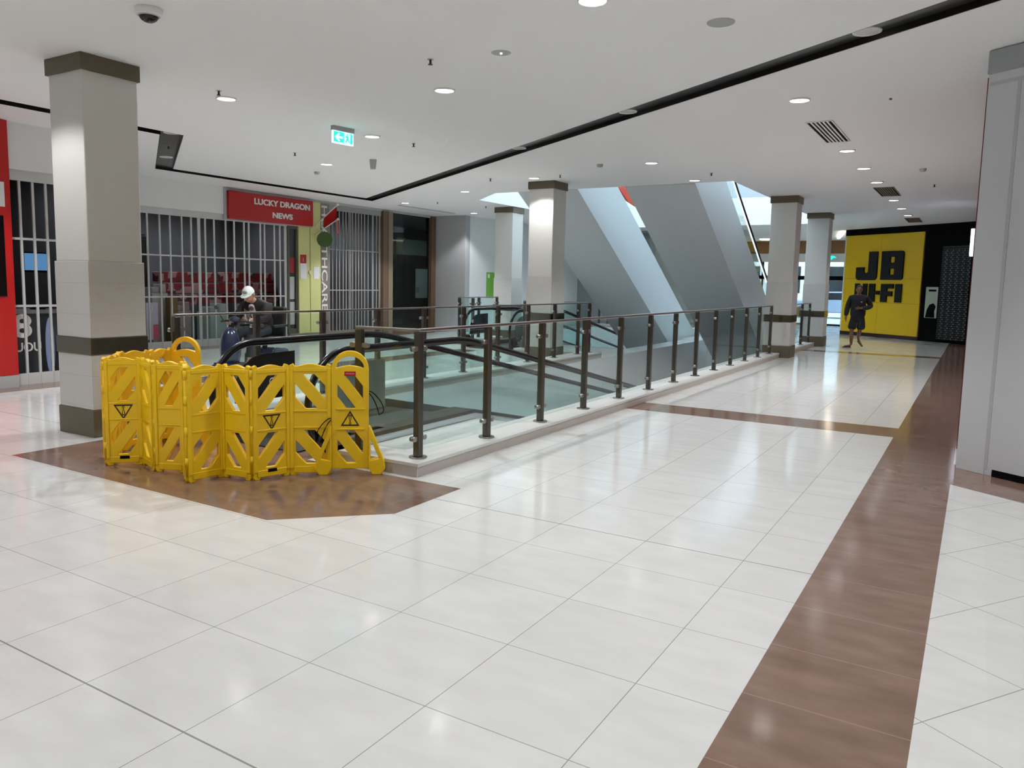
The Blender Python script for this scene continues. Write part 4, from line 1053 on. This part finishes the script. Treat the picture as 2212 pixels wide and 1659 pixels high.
for k, (x, y, w, h, mm, lb) in enumerate(((-15.9, 10.15, 0.35, 0.95, 'goods', 'grey mixed goods stand behind the pale poster'), (-15.7, 10.75, 0.4, 1.2, 'greywall', 'pale boxed display next to the poster in the newsagent'), (-16.9, 10.3, 0.3, 2.6, 'bluecase', 'tall pale hanging cloth at the left of the newsagent'), (-16.9, 11.1, 0.42, 2.5, 'seat', 'tall dark rail of hanging goods in the newsagent'), (-15.5, 11.2, 0.4, 0.8, 'goods', 'low basket stand near the newsagent entrance'), (-15.6, 12.2, 0.5, 0.75, 'bluecase', 'pale low case near the newsagent entrance'), (-15.6, 13.3, 0.5, 0.8, 'goods', 'low stand of papers behind the seated man'))):
    mb = MB(); mb.box(x - w / 2, x + w / 2, y - w / 2, y + w / 2, 0, h); 
    if h < 1.3: mb.box(x - w / 2 + 0.05, x + w / 2 - 0.06, y - w / 2 + 0.04, y + 0.02, h, h + 0.12); mb.box(x - w / 2 + 0.1, x + w / 2 - 0.02, y + 0.04, y + w / 2 - 0.03, h, h + 0.2)
    else: mb.box(x - 0.04, x + 0.04, y - w / 2 - 0.05, y + w / 2 + 0.05, h, h + 0.06)
    tag(mb.build('shop_display', M[mm], bevel=0.015), lb, 'shop display')
mb = MB(); mb.box(-15.35, -15.2, 10.78, 10.98, 0.0, 1.12); tag(mb.build('timber_post', mat('ochre_post', (112, 92, 50), 0.6)), 'ochre timber upright just inside the newsagent shutter', 'post')
# wall notices
t = thing('notice_sign', 'green notice board on the white wall beside the slim far pillar', 'notice', (-13.74, 21.9, 1.1))
mb = MB(); mb.box(-13.75, -13.732, 21.44, 22.5, 1.11, 1.9); mb.build('board', M['green'], t, world=True)
mb = MB(); mb.box(-13.732, -13.729, 21.5, 21.62, 1.72, 1.84); mb.build('emblem', M['white'], t, world=True)

# ------------------------------------------------------------------ hoarding on the right
h0 = Vector((-0.07, 8.01)); hd = Vector((0.833, -0.5533)); hn = Vector((-0.5533, -0.833))
t = thing('hoarding', 'tall white painted hoarding panel at the right edge of the photo', 'hoarding', (h0.x, h0.y, 0))
hb = Matrix(((hd.x, -hn.x, 0, h0.x), (hd.y, -hn.y, 0, h0.y), (0, 0, 1, 0), (0, 0, 0, 1)))   # a along the wall, b into the wall
mb = MB(); mb.poly([[(0, 0), (5.0, 0), (5.0, 0.12), (0.08, 0.12), (0.08, 0.6), (-0.0, 0.6)]], hb, HC - 0.2); mb.build('board', M['hoard'], t, world=True, bevel=0.003)
mb = MB(); mb.box(-0.012, 5.0, -0.012, 0.13, HC - 0.2, HC - 0.002, mtx=hb); mb.build('grey_cap', M['hoardcap'], t, world=True, bevel=0.012)
mb = MB(); mb.box(0.255, 0.285, -0.004, 0.0, 0.05, HC - 0.28, mtx=hb); mb.build('joint_strip', M['tape'], t, world=True)
mb = MB(); mb.box(0.02, 5.0, -0.003, 0.0, HC - 0.30, HC - 0.27, mtx=hb); mb.build('joint_strip', M['tape'], t, world=True)
mb = MB(); mb.box(0.33, 5.0, -0.006, 0.05, 0.0, 0.06, mtx=hb); mb.build('bottom_gap', M['black'], t, world=True)
mb = MB(); mb.box(0.255, 0.262, -0.004, 0.0, 0.0, 0.05, mtx=hb); mb.build('corner_clip', M['tape'], t, world=True)
# narrow lit sign on the red wall
M['barlit'] = mat('lit_bar', (235, 236, 250), 0.4, emit=(235, 238, 255), estr=1.0)
t = thing('blade_sign', 'two narrow white lit bars mounted on the maroon wall', 'sign', (-0.09, 21.5, 2.3))
mb = MB(); mb.box(-0.275, -0.19, 21.0, 21.9, 2.75, 3.02); mb.build('upper_bar', M['barlit'], t, world=True)
mb = MB(); mb.box(-0.275, -0.19, 21.0, 21.9, 2.42, 2.70); mb.build('lower_bar', M['barlit'], t, world=True)

# ------------------------------------------------------------------ yellow shopfront
dv = (Vector(D1) - Vector(D0)).normalized(); nv = Vector((-dv.y, dv.x))       # nv points into the shop
if nv.y < 0: nv = -nv
JB = Matrix(((dv.x, nv.x, 0, D0[0]), (dv.y, nv.y, 0, D0[1]), (0, 0, 1, 0), (0, 0, 0, 1)))   # a along, b inwards
mb = MB(); mb.box(0, 4.85, 0.05, 0.3, 0, HC, mtx=JB); struct(mb.build('wall_far', M['black']))
t = thing('shopfront_sign', 'large yellow JB HI-FI wall sign with black lettering', 'shop sign', (D0[0], D0[1], 0))
mb = MB(); mb.box(0.02, 3.06, 0.0, 0.05, 0.12, 3.42, mtx=JB)
mb.build('yellow_wall', M['jb'], t, world=True, bevel=0.003)
mb = MB()
for a0, a1, z0, z1 in ((1.475, 1.48, 2.9, 3.42), (1.475, 1.48, 0.12, 1.15), (0.02, 0.55, 1.95, 1.957), (2.45, 3.06, 1.95, 1.957), (0.02, 3.06, 1.15, 1.157)): mb.box(a0, a1, -0.001, 0.001, z0, z1, mtx=JB)
mb.build('panel_seam', mat('seam_olive', (130, 112, 10), 0.6), t, world=True)
mb = MB(); mb.box(0.0, 4.85, -0.02, 0.05, 3.42, HC - 0.002, mtx=JB); mb.build('black_header', M['black'], t, world=True)
mb = MB(); mb.box(0.0, 3.1, -0.015, 0.05, 0.0, 0.12, mtx=JB); mb.build('skirting', mat('dark_plum_skirting', (44, 22, 22), 0.4), t, world=True)
LB = JB @ Matrix(((1, 0, 0, 0), (0, 0, -1, 0), (0, 1, 0, 0), (0, 0, 0, 1)))       # (a, z, depth toward viewer)
def rr(x0, y0, x1, y1, r, n=5, corners='abcd'):
    out = []
    for cx, cy, a, k in ((x1 - r, y1 - r, 0, 'a'), (x0 + r, y1 - r, 90, 'b'), (x0 + r, y0 + r, 180, 'c'), (x1 - r, y0 + r, 270, 'd')):
        if k in corners: out += [(cx + r * math.cos(math.radians(a + 90 * i / n)), cy + r * math.sin(math.radians(a + 90 * i / n))) for i in range(n + 1)]
        else: out.append({'a': (x1, y1), 'b': (x0, y1), 'c': (x0, y0), 'd': (x1, y0)}[k])
    return out
def letter(loops, d=0.06):
    mb = MB(); mb.poly(loops, LB, d); mb.build('letter', M['jbblack'], t, world=True)
M['jbblack'] = mat('sign_letter_black', (14, 14, 15), 0.5, spec=0.3)
# J
J = [(1.06, 2.85), (1.40, 2.85), (1.40, 2.02), (1.38, 1.95), (1.32, 1.90), (0.66, 1.90), (0.58, 1.95), (0.56, 2.02), (0.56, 2.33), (0.88, 2.33), (0.88, 2.18), (0.92, 2.14), (1.02, 2.14), (1.06, 2.18)]
letter([J])
letter([rr(1.57, 1.91, 2.40, 2.85, 0.09, corners='ad'), rr(1.90, 2.47, 2.08, 2.66, 0.04), rr(1.90, 2.08, 2.08, 2.28, 0.04)])
# HI-FI
letter([[(0.56, 1.18), (0.73, 1.18), (0.73, 1.40), (0.89, 1.40), (0.89, 1.18), (1.05, 1.18), (1.05, 1.78), (0.89, 1.78), (0.89, 1.56), (0.73, 1.56), (0.73, 1.78), (0.56, 1.78)]])
letter([rect(1.14, 1.18, 1.37, 1.78)])
letter([rect(1.43, 1.42, 1.56, 1.55)])
letter([[(1.62, 1.18), (1.85, 1.18), (1.85, 1.38), (2.05, 1.38), (2.05, 1.54), (1.85, 1.54), (1.85, 1.63), (2.09, 1.63), (2.09, 1.78), (1.62, 1.78)]])
letter([rect(2.17, 1.18, 2.40, 1.78)])
# entry shutter of that shop
M['glink'] = mat('grille_links', (96, 100, 102), 0.4, 0.2)
t = thing('roller_grille', 'black link grille closing the entry right of the yellow sign', 'shutter', (-0.7, 27.2, 0))
mb = MB(); mb.box(3.72, 4.66, -0.03, 0.03, 2.95, 3.4, mtx=JB); mb.build('shutter_box', M['black'], t, world=True)
mb = MB()
for k in range(44):
    z = 0.1 + 0.065 * k
    if z > 2.9: break
    mb.box(3.72, 4.66, 0.0, 0.03, z, z + 0.045, mtx=JB)
mb.build('slats', mat('grille_black', (22, 22, 24), 0.35), t, world=True)
for c in range(5):
    mb = MB()
    for k in range(42):
        z = 0.1 + 0.065 * k; a = 3.82 + 0.19 * c + (0.05 if k % 2 else 0)
        mb.box(a, a + 0.035, -0.008, 0.0, z + 0.01, z + 0.055, mtx=JB)
    mb.build('link_column', M['glink'], t, world=True)
t = thing('entry_poster', 'pale poster with a dark figure shape in the black shop entry', 'poster', (-1.4, 27.7, 0.7))
mb = MB(); mb.box(3.26, 3.68, 0.0, 0.02, 0.74, 1.70, mtx=JB); p_ = mb.build('sheet', mat('pale_grey_green_sheet', (168, 176, 158), 0.6), t, world=True)
mb = MB(); mb.box(3.36, 3.62, -0.004, 0.0, 1.56, 1.62, mtx=JB); mb.poly([[(3.30, 0.75), (3.62, 0.75), (3.60, 0.95), (3.64, 1.1), (3.55, 1.2), (3.42, 1.15), (3.34, 1.0)]], LB, 0.004); mb.build('print', M['black'], p_, world=True)

# ------------------------------------------------------------------ parked car outside
t = thing('car', 'pale blue parked car glimpsed through the end doors', 'car', (-7.2, 46.0, -0.02), 0.2)
prof = [(-2.0, 0.35), (-2.05, 0.75), (-1.9, 0.9), (-1.1, 0.98), (-0.45, 1.42), (0.9, 1.45), (1.6, 1.0), (2.0, 0.92), (2.05, 0.45), (1.95, 0.3), (-1.9, 0.3)]
mb = MB(); mb.poly([prof], basis((0, 0.85, 0), (1, 0, 0), (0, 0, 1)), 1.7); mb.build('body', M['carpaint'], t, bevel=0.06)
mb = MB(); mb.poly([[(-0.98, 1.0), (-0.42, 1.37), (0.85, 1.39), (1.35, 1.02)]], basis((0, 0.862, 0), (1, 0, 0), (0, 0, 1)), 1.724); mb.build('windows', M['darkglass'], t)
for x in (-1.25, 1.3):
    for y in (-0.78, 0.78):
        mb = MB(); mb.cyl((x, y - 0.1, 0.31), (x, y + 0.1, 0.31), 0.31, seg=20); mb.build('wheel', M['seat'], t)

# ------------------------------------------------------------------ people
def hand(bs_wrist, fwd, side, m, curl=0.3):
    """palm and five fingers as skinned chains in local person coordinates"""
    w = Vector(bs_wrist); f = Vector(fwd).normalized(); s = Vector(side).normalized(); n = f.cross(s).normalized()
    parts = [skin_mesh('hand_tmp', [(w, 0.022), (w + f * 0.04, (0.03, 0.018)), (w + f * 0.085, (0.034, 0.016))], [(0, 1), (1, 2)], m)]
    for k, L in enumerate((0.062, 0.072, 0.068, 0.052)):
        b = w + f * 0.08 + s * (0.026 - 0.0175 * k)
        p1 = b + f * L * 0.5 - n * curl * 0.012; p2 = b + f * L * 0.95 - n * curl * 0.045
        parts.append(skin_mesh('hand_tmp', [(b - f * 0.02, 0.0095), (p1, 0.0088), (p2, 0.0072)], [(0, 1), (1, 2)], m, sub=1))
    b = w + f * 0.028 + s * 0.026
    parts.append(skin_mesh('hand_tmp', [(b, 0.012), (b + f * 0.03 + s * 0.022, 0.010), (b + f * 0.06 + s * 0.026, 0.0085)], [(0, 1), (1, 2)], m, sub=1))
    return parts
def head(c, fwd, up, skin, mh, parent, body):
    """face features added to the body mesh; hair child"""
    f = Vector(fwd).normalized(); u = Vector(up); u = (u - f * u.dot(f)).normalized(); s = f.cross(u)
    c = Vector(c)
    R = Matrix(((s.x, f.x, u.x, c.x), (s.y, f.y, u.y, c.y), (s.z, f.z, u.z, c.z), (0, 0, 0, 1)))
    mb = MB(); 
    mb.grid_sphere((0, 0, 0), 1.0, 0.076, 0.096, 0.112, 20, 14, mtx=R)
    mb.grid_sphere((0, 0.035, -0.055), 1.0, 0.056, 0.062, 0.066, 16, 10, mtx=R)
    mb.grid_sphere((0, 0.098, -0.012), 1.0, 0.013, 0.02, 0.026, 10, 8, mtx=R)
    for sx in (-1, 1): mb.grid_sphere((sx * 0.076, -0.005, -0.005), 1.0, 0.012, 0.02, 0.032, 10, 8, mtx=R)
    mb.grid_sphere((0, 0.088, -0.058), 1.0, 0.024, 0.012, 0.008, 10, 6, mtx=R)
    h = mb.build('tmp_head', skin)
    join(body, h)
    mb = MB()
    for sx in (-1, 1): mb.grid_sphere((sx * 0.03, 0.086, 0.012), 1.0, 0.012, 0.008, 0.008, 10, 6, mtx=R)
    mb.build('eyes', M['eye'], parent)
    return R

# --- walking person by the yellow sign (local: facing -Y, x to the viewer's right)
pw = thing('person', 'person in dark jacket and shorts walking before the yellow sign', 'person', (-2.79, 23.15, 0), 0.12)
bv = [((0, 0, 0.92), (0.11, 0.09)), ((0, 0, 1.08), (0.11, 0.085)), ((0, -0.01, 1.26), (0.12, 0.09)), ((0, 0, 1.38), (0.08, 0.06)), ((0, -0.01, 1.47), 0.052), ((0, -0.02, 1.53), 0.055),
      ((-0.15, 0, 1.345), 0.05), ((-0.25, 0.02, 1.10), 0.04), ((-0.292, -0.03, 0.80), 0.03),
      ((0.15, 0, 1.345), 0.05), ((0.31, 0.02, 1.12), 0.04), ((0.03, -0.20, 1.07), 0.03),
      ((-0.095, 0, 0.82), 0.075), ((-0.125, -0.07, 0.47), 0.058), ((-0.12, -0.055, 0.30), 0.056), ((-0.115, -0.05, 0.09), 0.036), ((-0.16, -0.11, 0.04), (0.04, 0.03)), ((-0.29, -0.22, 0.028), (0.040, 0.024)),
      ((0.095, 0, 0.82), 0.075), ((0.075, -0.03, 0.46), 0.058), ((0.06, 0.10, 0.35), 0.056), ((0.05, 0.23, 0.24), 0.036), ((0.085, 0.235, 0.15), (0.036, 0.03)), ((0.165, 0.18, 0.03), (0.042, 0.026))]
be = [(0, 1), (1, 2), (2, 3), (3, 4), (4, 5), (3, 6), (6, 7), (7, 8), (3, 9), (9, 10), (10, 11), (0, 12), (12, 13), (13, 14), (14, 15), (15, 16), (16, 17), (0, 18), (18, 19), (19, 20), (20, 21), (21, 22), (22, 23)]
body = skin_mesh('body', bv, be, M['skin2'], pw)
h1 = hand((-0.292, -0.03, 0.835), (0.02, -0.1, -1), (0.2, -1, 0), M['skin2']); h2 = hand((0.07, -0.195, 1.07), (-1, -0.15, 0), (0, -0.2, 1), M['skin2'], 0.8)
join(body, *(h1 + h2))
R = head((0, -0.03, 1.575), (0, -1, -0.12), (0, 0, 1), M['skin2'], M['hair'], pw, body)
mb = MB(); mb.grid_sphere((0, -0.018, 0.022), 1.0, 0.083, 0.098, 0.108, 20, 10, z0=-0.05, z1=1.0, mtx=R); mb.build('hair', M['hair'], pw)
jv = [((0, 0, 0.76), (0.22, 0.17)), ((0, 0, 1.0), (0.21, 0.155)), ((0, -0.01, 1.22), (0.22, 0.15)), ((0, 0, 1.37), (0.17, 0.12)), ((0, -0.005, 1.465), (0.08, 0.08)),
      ((-0.19, 0, 1.36), 0.088), ((-0.265, 0.02, 1.10), 0.078), ((-0.295, -0.02, 0.84), 0.058), ((0.19, 0, 1.36), 0.088), ((0.325, 0.02, 1.12), 0.078), ((0.11, -0.18, 1.07), 0.056)]
skin_mesh('jacket', jv, [(0, 1), (1, 2), (2, 3), (3, 4), (3, 5), (5, 6), (6, 7), (3, 8), (8, 9), (9, 10)], M['jacket'], pw)
mb = MB(); mb.box(0.05, 0.095, -0.158, -0.150, 1.235, 1.252); mb.build('chest_logo', M['white'], pw)
sv = [((0, 0, 0.98), (0.17, 0.13)), ((0, 0, 0.80), (0.18, 0.14)), ((-0.105, -0.01, 0.74), 0.115), ((-0.125, -0.05, 0.47), 0.122), ((0.105, -0.01, 0.74), 0.115), ((0.095, -0.03, 0.47), 0.122)]
skin_mesh('shorts', sv, [(0, 1), (1, 2), (2, 3), (1, 4), (4, 5)], M['shorts'], pw)
for a, b in (((-0.12, -0.06, 0.012), (-0.32, -0.245, 0.012)), ((0.04, 0.27, 0.17), (0.175, 0.195, 0.014))):
    skin_mesh('sandal', [(a, (0.05, 0.014)), (b, (0.05, 0.014))], [(0, 1)], M['black'], pw, sub=1)

# --- mobility scooter and rider (local: facing -Y)
SC = (-9.72, 8.35, 0); RZ = 0.25
sc = thing('mobility_scooter', 'dark mobility scooter carrying the seated man behind the middle railing', 'mobility scooter', SC, RZ)
mb = MB(); mb.box(-0.24, 0.24, -0.5, 0.35, 0.13, 0.19); mb.build('footboard', M['seat'], sc, bevel=0.02)
mb = MB(); mb.poly([[(0.12, 0.17), (0.66, 0.17), (0.7, 0.3), (0.62, 0.44), (0.2, 0.46), (0.12, 0.36)]], basis((-0.26, 0, 0), (0, 1, 0), (0, 0, 1)), 0.52); mb.build('rear_body', M['navy'], sc, bevel=0.04, bseg=3)
mb = MB(); mb.cyl((0, 0.33, 0.45), (0, 0.33, 0.56), 0.04); mb.build('seat_pillar', M['spr'], sc)
mb = MB(); mb.box(-0.24, 0.24, 0.08, 0.54, 0.56, 0.65); mb.build('seat_cushion', M['seat'], sc, bevel=0.035, bseg=3)
mb = MB(); mb.box(-0.23, 0.23, -0.05, 0.05, 0.0, 0.5, mtx=Matrix.Translation((0, 0.54, 0.62)) @ Matrix.Rotation(-0.12, 4, 'X')); mb.build('backrest', M['seat'], sc, bevel=0.035, bseg=3)
for sx in (-1, 1):
    mb = MB(); mb.box(sx * 0.29 - 0.03, sx * 0.29 + 0.03, 0.12, 0.5, 0.80, 0.84); mb.box(sx * 0.29 - 0.012, sx * 0.29 + 0.012, 0.44, 0.48, 0.58, 0.8); mb.build('armrest', M['seat'], sc, bevel=0.01)
    for y in (-0.55, 0.45):
        mb = MB(); mb.cyl((sx * 0.26 - 0.045, y, 0.13), (sx * 0.26 + 0.045, y, 0.13), 0.13, seg=24); w_ = mb.build('wheel', M['rubber'], sc, bevel=0.015)
        mb = MB(); mb.cyl((sx * 0.26 - 0.05, y, 0.13), (sx * 0.26 + 0.05, y, 0.13), 0.07, seg=16); mb.build('hub', M['detector'], w_)
mb = MB(); mb.grid_sphere((0, -0.56, 0.5), 1.0, 0.17, 0.13, 0.34, 20, 14); mb.box(-0.18, 0.18, -0.72, -0.45, 0.17, 0.3); mb.build('front_cowl', M['navy'], sc)
mb = MB(); mb.cyl((0, -0.56, 0.6), (0, -0.42, 0.90), 0.03); mb.build('tiller', M['spr'], sc)
mb = MB(); mb.tube([(-0.3, -0.36, 0.90), (-0.15, -0.44, 0.92), (0.15, -0.44, 0.92), (0.3, -0.36, 0.90)], 0.016, seg=8); mb.build('handlebar', M['seat'], sc)
mb = MB(); mb.grid_sphere((0, -0.45, 0.94), 1.0, 0.1, 0.06, 0.05, 14, 8); mb.build('console', M['navy'], sc)
for sx in (-1, 1):
    mb = MB(); mb.tube([(sx * 0.22, -0.42, 0.92), (sx * 0.3, -0.46, 1.08)], 0.008, seg=6); mi = mb.build('mirror_stalk', M['spr'], sc)
    mb = MB(); mb.grid_sphere((sx * 0.31, -0.46, 1.12), 1.0, 0.045, 0.012, 0.034, 14, 8); mb.build('mirror', M['spr'], mi)

pm = thing('person', 'man in white cap and dark jacket seated on the mobility scooter', 'person', SC, RZ)
bv = [((0, 0.30, 0.77), (0.11, 0.09)), ((0, 0.26, 0.92), (0.11, 0.09)), ((0, 0.17, 1.07), (0.12, 0.09)), ((0, 0.09, 1.17), (0.07, 0.055)), ((0, 0.01, 1.24), 0.05), ((0, -0.05, 1.28), 0.055),
      ((-0.16, 0.09, 1.11), 0.05), ((-0.27, -0.02, 0.93), 0.04), ((-0.14, -0.28, 0.93), 0.032),
      ((0.16, 0.09, 1.11), 0.05), ((0.27, -0.02, 0.93), 0.04), ((0.14, -0.28, 0.93), 0.032),
      ((-0.10, 0.22, 0.735), 0.07), ((-0.13, -0.20, 0.70), 0.055), ((-0.13, -0.27, 0.28), 0.042), ((-0.13, -0.40, 0.225), (0.04, 0.03)),
      ((0.10, 0.22, 0.735), 0.07), ((0.13, -0.20, 0.70), 0.055), ((0.13, -0.27, 0.28), 0.042), ((0.13, -0.40, 0.225), (0.04, 0.03))]
be = [(0, 1), (1, 2), (2, 3), (3, 4), (4, 5), (3, 6), (6, 7), (7, 8), (3, 9), (9, 10), (10, 11), (0, 12), (12, 13), (13, 14), (14, 15), (0, 16), (16, 17), (17, 18), (18, 19)]
body = skin_mesh('body', bv, be, M['skin'], pm)
h1 = hand((-0.15, -0.27, 0.93), (0.05, -1, -0.1), (1, 0, 0), M['skin'], 1.4); h2 = hand((0.15, -0.27, 0.93), (-0.05, -1, -0.1), (-1, 0, 0), M['skin'], 1.4)
join(body, *(h1 + h2))
R = head((0, -0.085, 1.325), (0.1, -1, -0.55), (0, -0.4, 1), M['skin'], M['greyhair'], pm, body)
mb = MB(); mb.grid_sphere((0, -0.025, 0.0), 1.0, 0.079, 0.092, 0.10, 18, 8, z0=-0.5, z1=0.5, mtx=R); mb.build('hair', M['greyhair'], pm)
mb = MB(); mb.grid_sphere((0, -0.005, 0.02), 1.0, 0.09, 0.108, 0.108, 22, 10, z0=0.0, z1=1.0, mtx=R)
br = [(0.085 * math.cos(math.radians(a)), 0.055 + 0.115 * math.sin(math.radians(a))) for a in range(0, 181, 15)]
mb.poly([br], R @ Matrix.Translation((0, 0, 0.018)), 0.008); cp = mb.build('cap', M['cap'], pm)
mb = MB(); mb.grid_sphere((0, 0.085, 0.075), 1.0, 0.042, 0.02, 0.024, 14, 8, mtx=R); mb.build('cap_patch', M['capg'], cp)
jv = [((0, 0.31, 0.74), (0.19, 0.16)), ((0, 0.26, 0.94), (0.19, 0.15)), ((0, 0.16, 1.08), (0.21, 0.15)), ((0, 0.09, 1.18), (0.17, 0.12)), ((0, 0.03, 1.235), 0.082),
      ((-0.2, 0.08, 1.14), 0.09), ((-0.275, -0.02, 0.94), 0.068), ((-0.17, -0.22, 0.93), 0.05), ((0.2, 0.08, 1.14), 0.09), ((0.275, -0.02, 0.94), 0.068), ((0.17, -0.22, 0.93), 0.05)]
skin_mesh('jacket', jv, [(0, 1), (1, 2), (2, 3), (3, 4), (3, 5), (5, 6), (6, 7), (3, 8), (8, 9), (9, 10)], M['jacket2'], pm)
skin_mesh('shirt', [((0, 0.12, 0.80), (0.07, 0.05)), ((0, 0.10, 0.94), (0.065, 0.05)), ((0, 0.02, 1.07), (0.06, 0.045)), ((0, -0.03, 1.17), (0.05, 0.04))], [(0, 1), (1, 2), (2, 3)], M['shirt'], pm)
skin_mesh('trousers', [((0, 0.30, 0.78), (0.165, 0.125)), ((-0.10, 0.18, 0.745), 0.10), ((-0.13, -0.21, 0.705), 0.08), ((-0.13, -0.26, 0.33), 0.062), ((0.10, 0.18, 0.745), 0.10), ((0.13, -0.21, 0.705), 0.08), ((0.13, -0.26, 0.33), 0.062)], [(0, 1), (1, 2), (2, 3), (0, 4), (4, 5), (5, 6)], M['trousers'], pm)
for sx in (-1, 1): skin_mesh('shoe', [((sx * 0.13, -0.24, 0.228), (0.045, 0.034)), ((sx * 0.13, -0.44, 0.222), (0.045, 0.026))], [(0, 1)], M['black'], pm, sub=1)

# ------------------------------------------------------------------ world, camera, view
w = bpy.data.worlds.new('World'); scn.world = w; w.use_nodes = True
w.node_tree.nodes['Background'].inputs['Color'].default_value = (0.76, 0.90, 1.0, 1); w.node_tree.nodes['Background'].inputs['Strength'].default_value = 2.3
cam = bpy.data.cameras.new('Camera'); co = bpy.data.objects.new('Camera', cam); COL.objects.link(co)
r = Vector((0.85106213, 0.52469908, 0.01959924)); u = Vector((-0.07421993, 0.08326456, 0.99375974)); f = Vector((-0.51979289, 0.84720593, -0.10980644))
co.matrix_world = Matrix(((r.x, u.x, -f.x, 0), (r.y, u.y, -f.y, 0), (r.z, u.z, -f.z, 1.587), (0, 0, 0, 1)))
cam.sensor_fit = 'HORIZONTAL'; cam.sensor_width = 36.0; cam.lens = 1673.06 / 2212 * 36.0
cam.shift_x = 25.6254 / 2212; cam.shift_y = -35.1842 / 2212; cam.clip_start = 0.05; cam.clip_end = 300
scn.camera = co
vs = scn.view_settings
scn.display_settings.display_device = 'sRGB'; vs.view_transform = 'Standard'; vs.look = 'None'; vs.gamma = 1.0; vs.use_curve_mapping = False
vs.exposure = 0.76
scn.cycles.max_bounces = 6; scn.cycles.diffuse_bounces = 4; scn.cycles.glossy_bounces = 3; scn.cycles.transparent_max_bounces = 16; scn.cycles.use_adaptive_sampling = True; scn.cycles.adaptive_threshold = 0.15; scn.cycles.adaptive_min_samples = 12; scn.cycles.use_light_tree = True; scn.cycles.caustics_reflective = False; scn.cycles.caustics_refractive = False
scn.cycles.use_denoising = True; scn.cycles.sample_clamp_indirect = 6.0
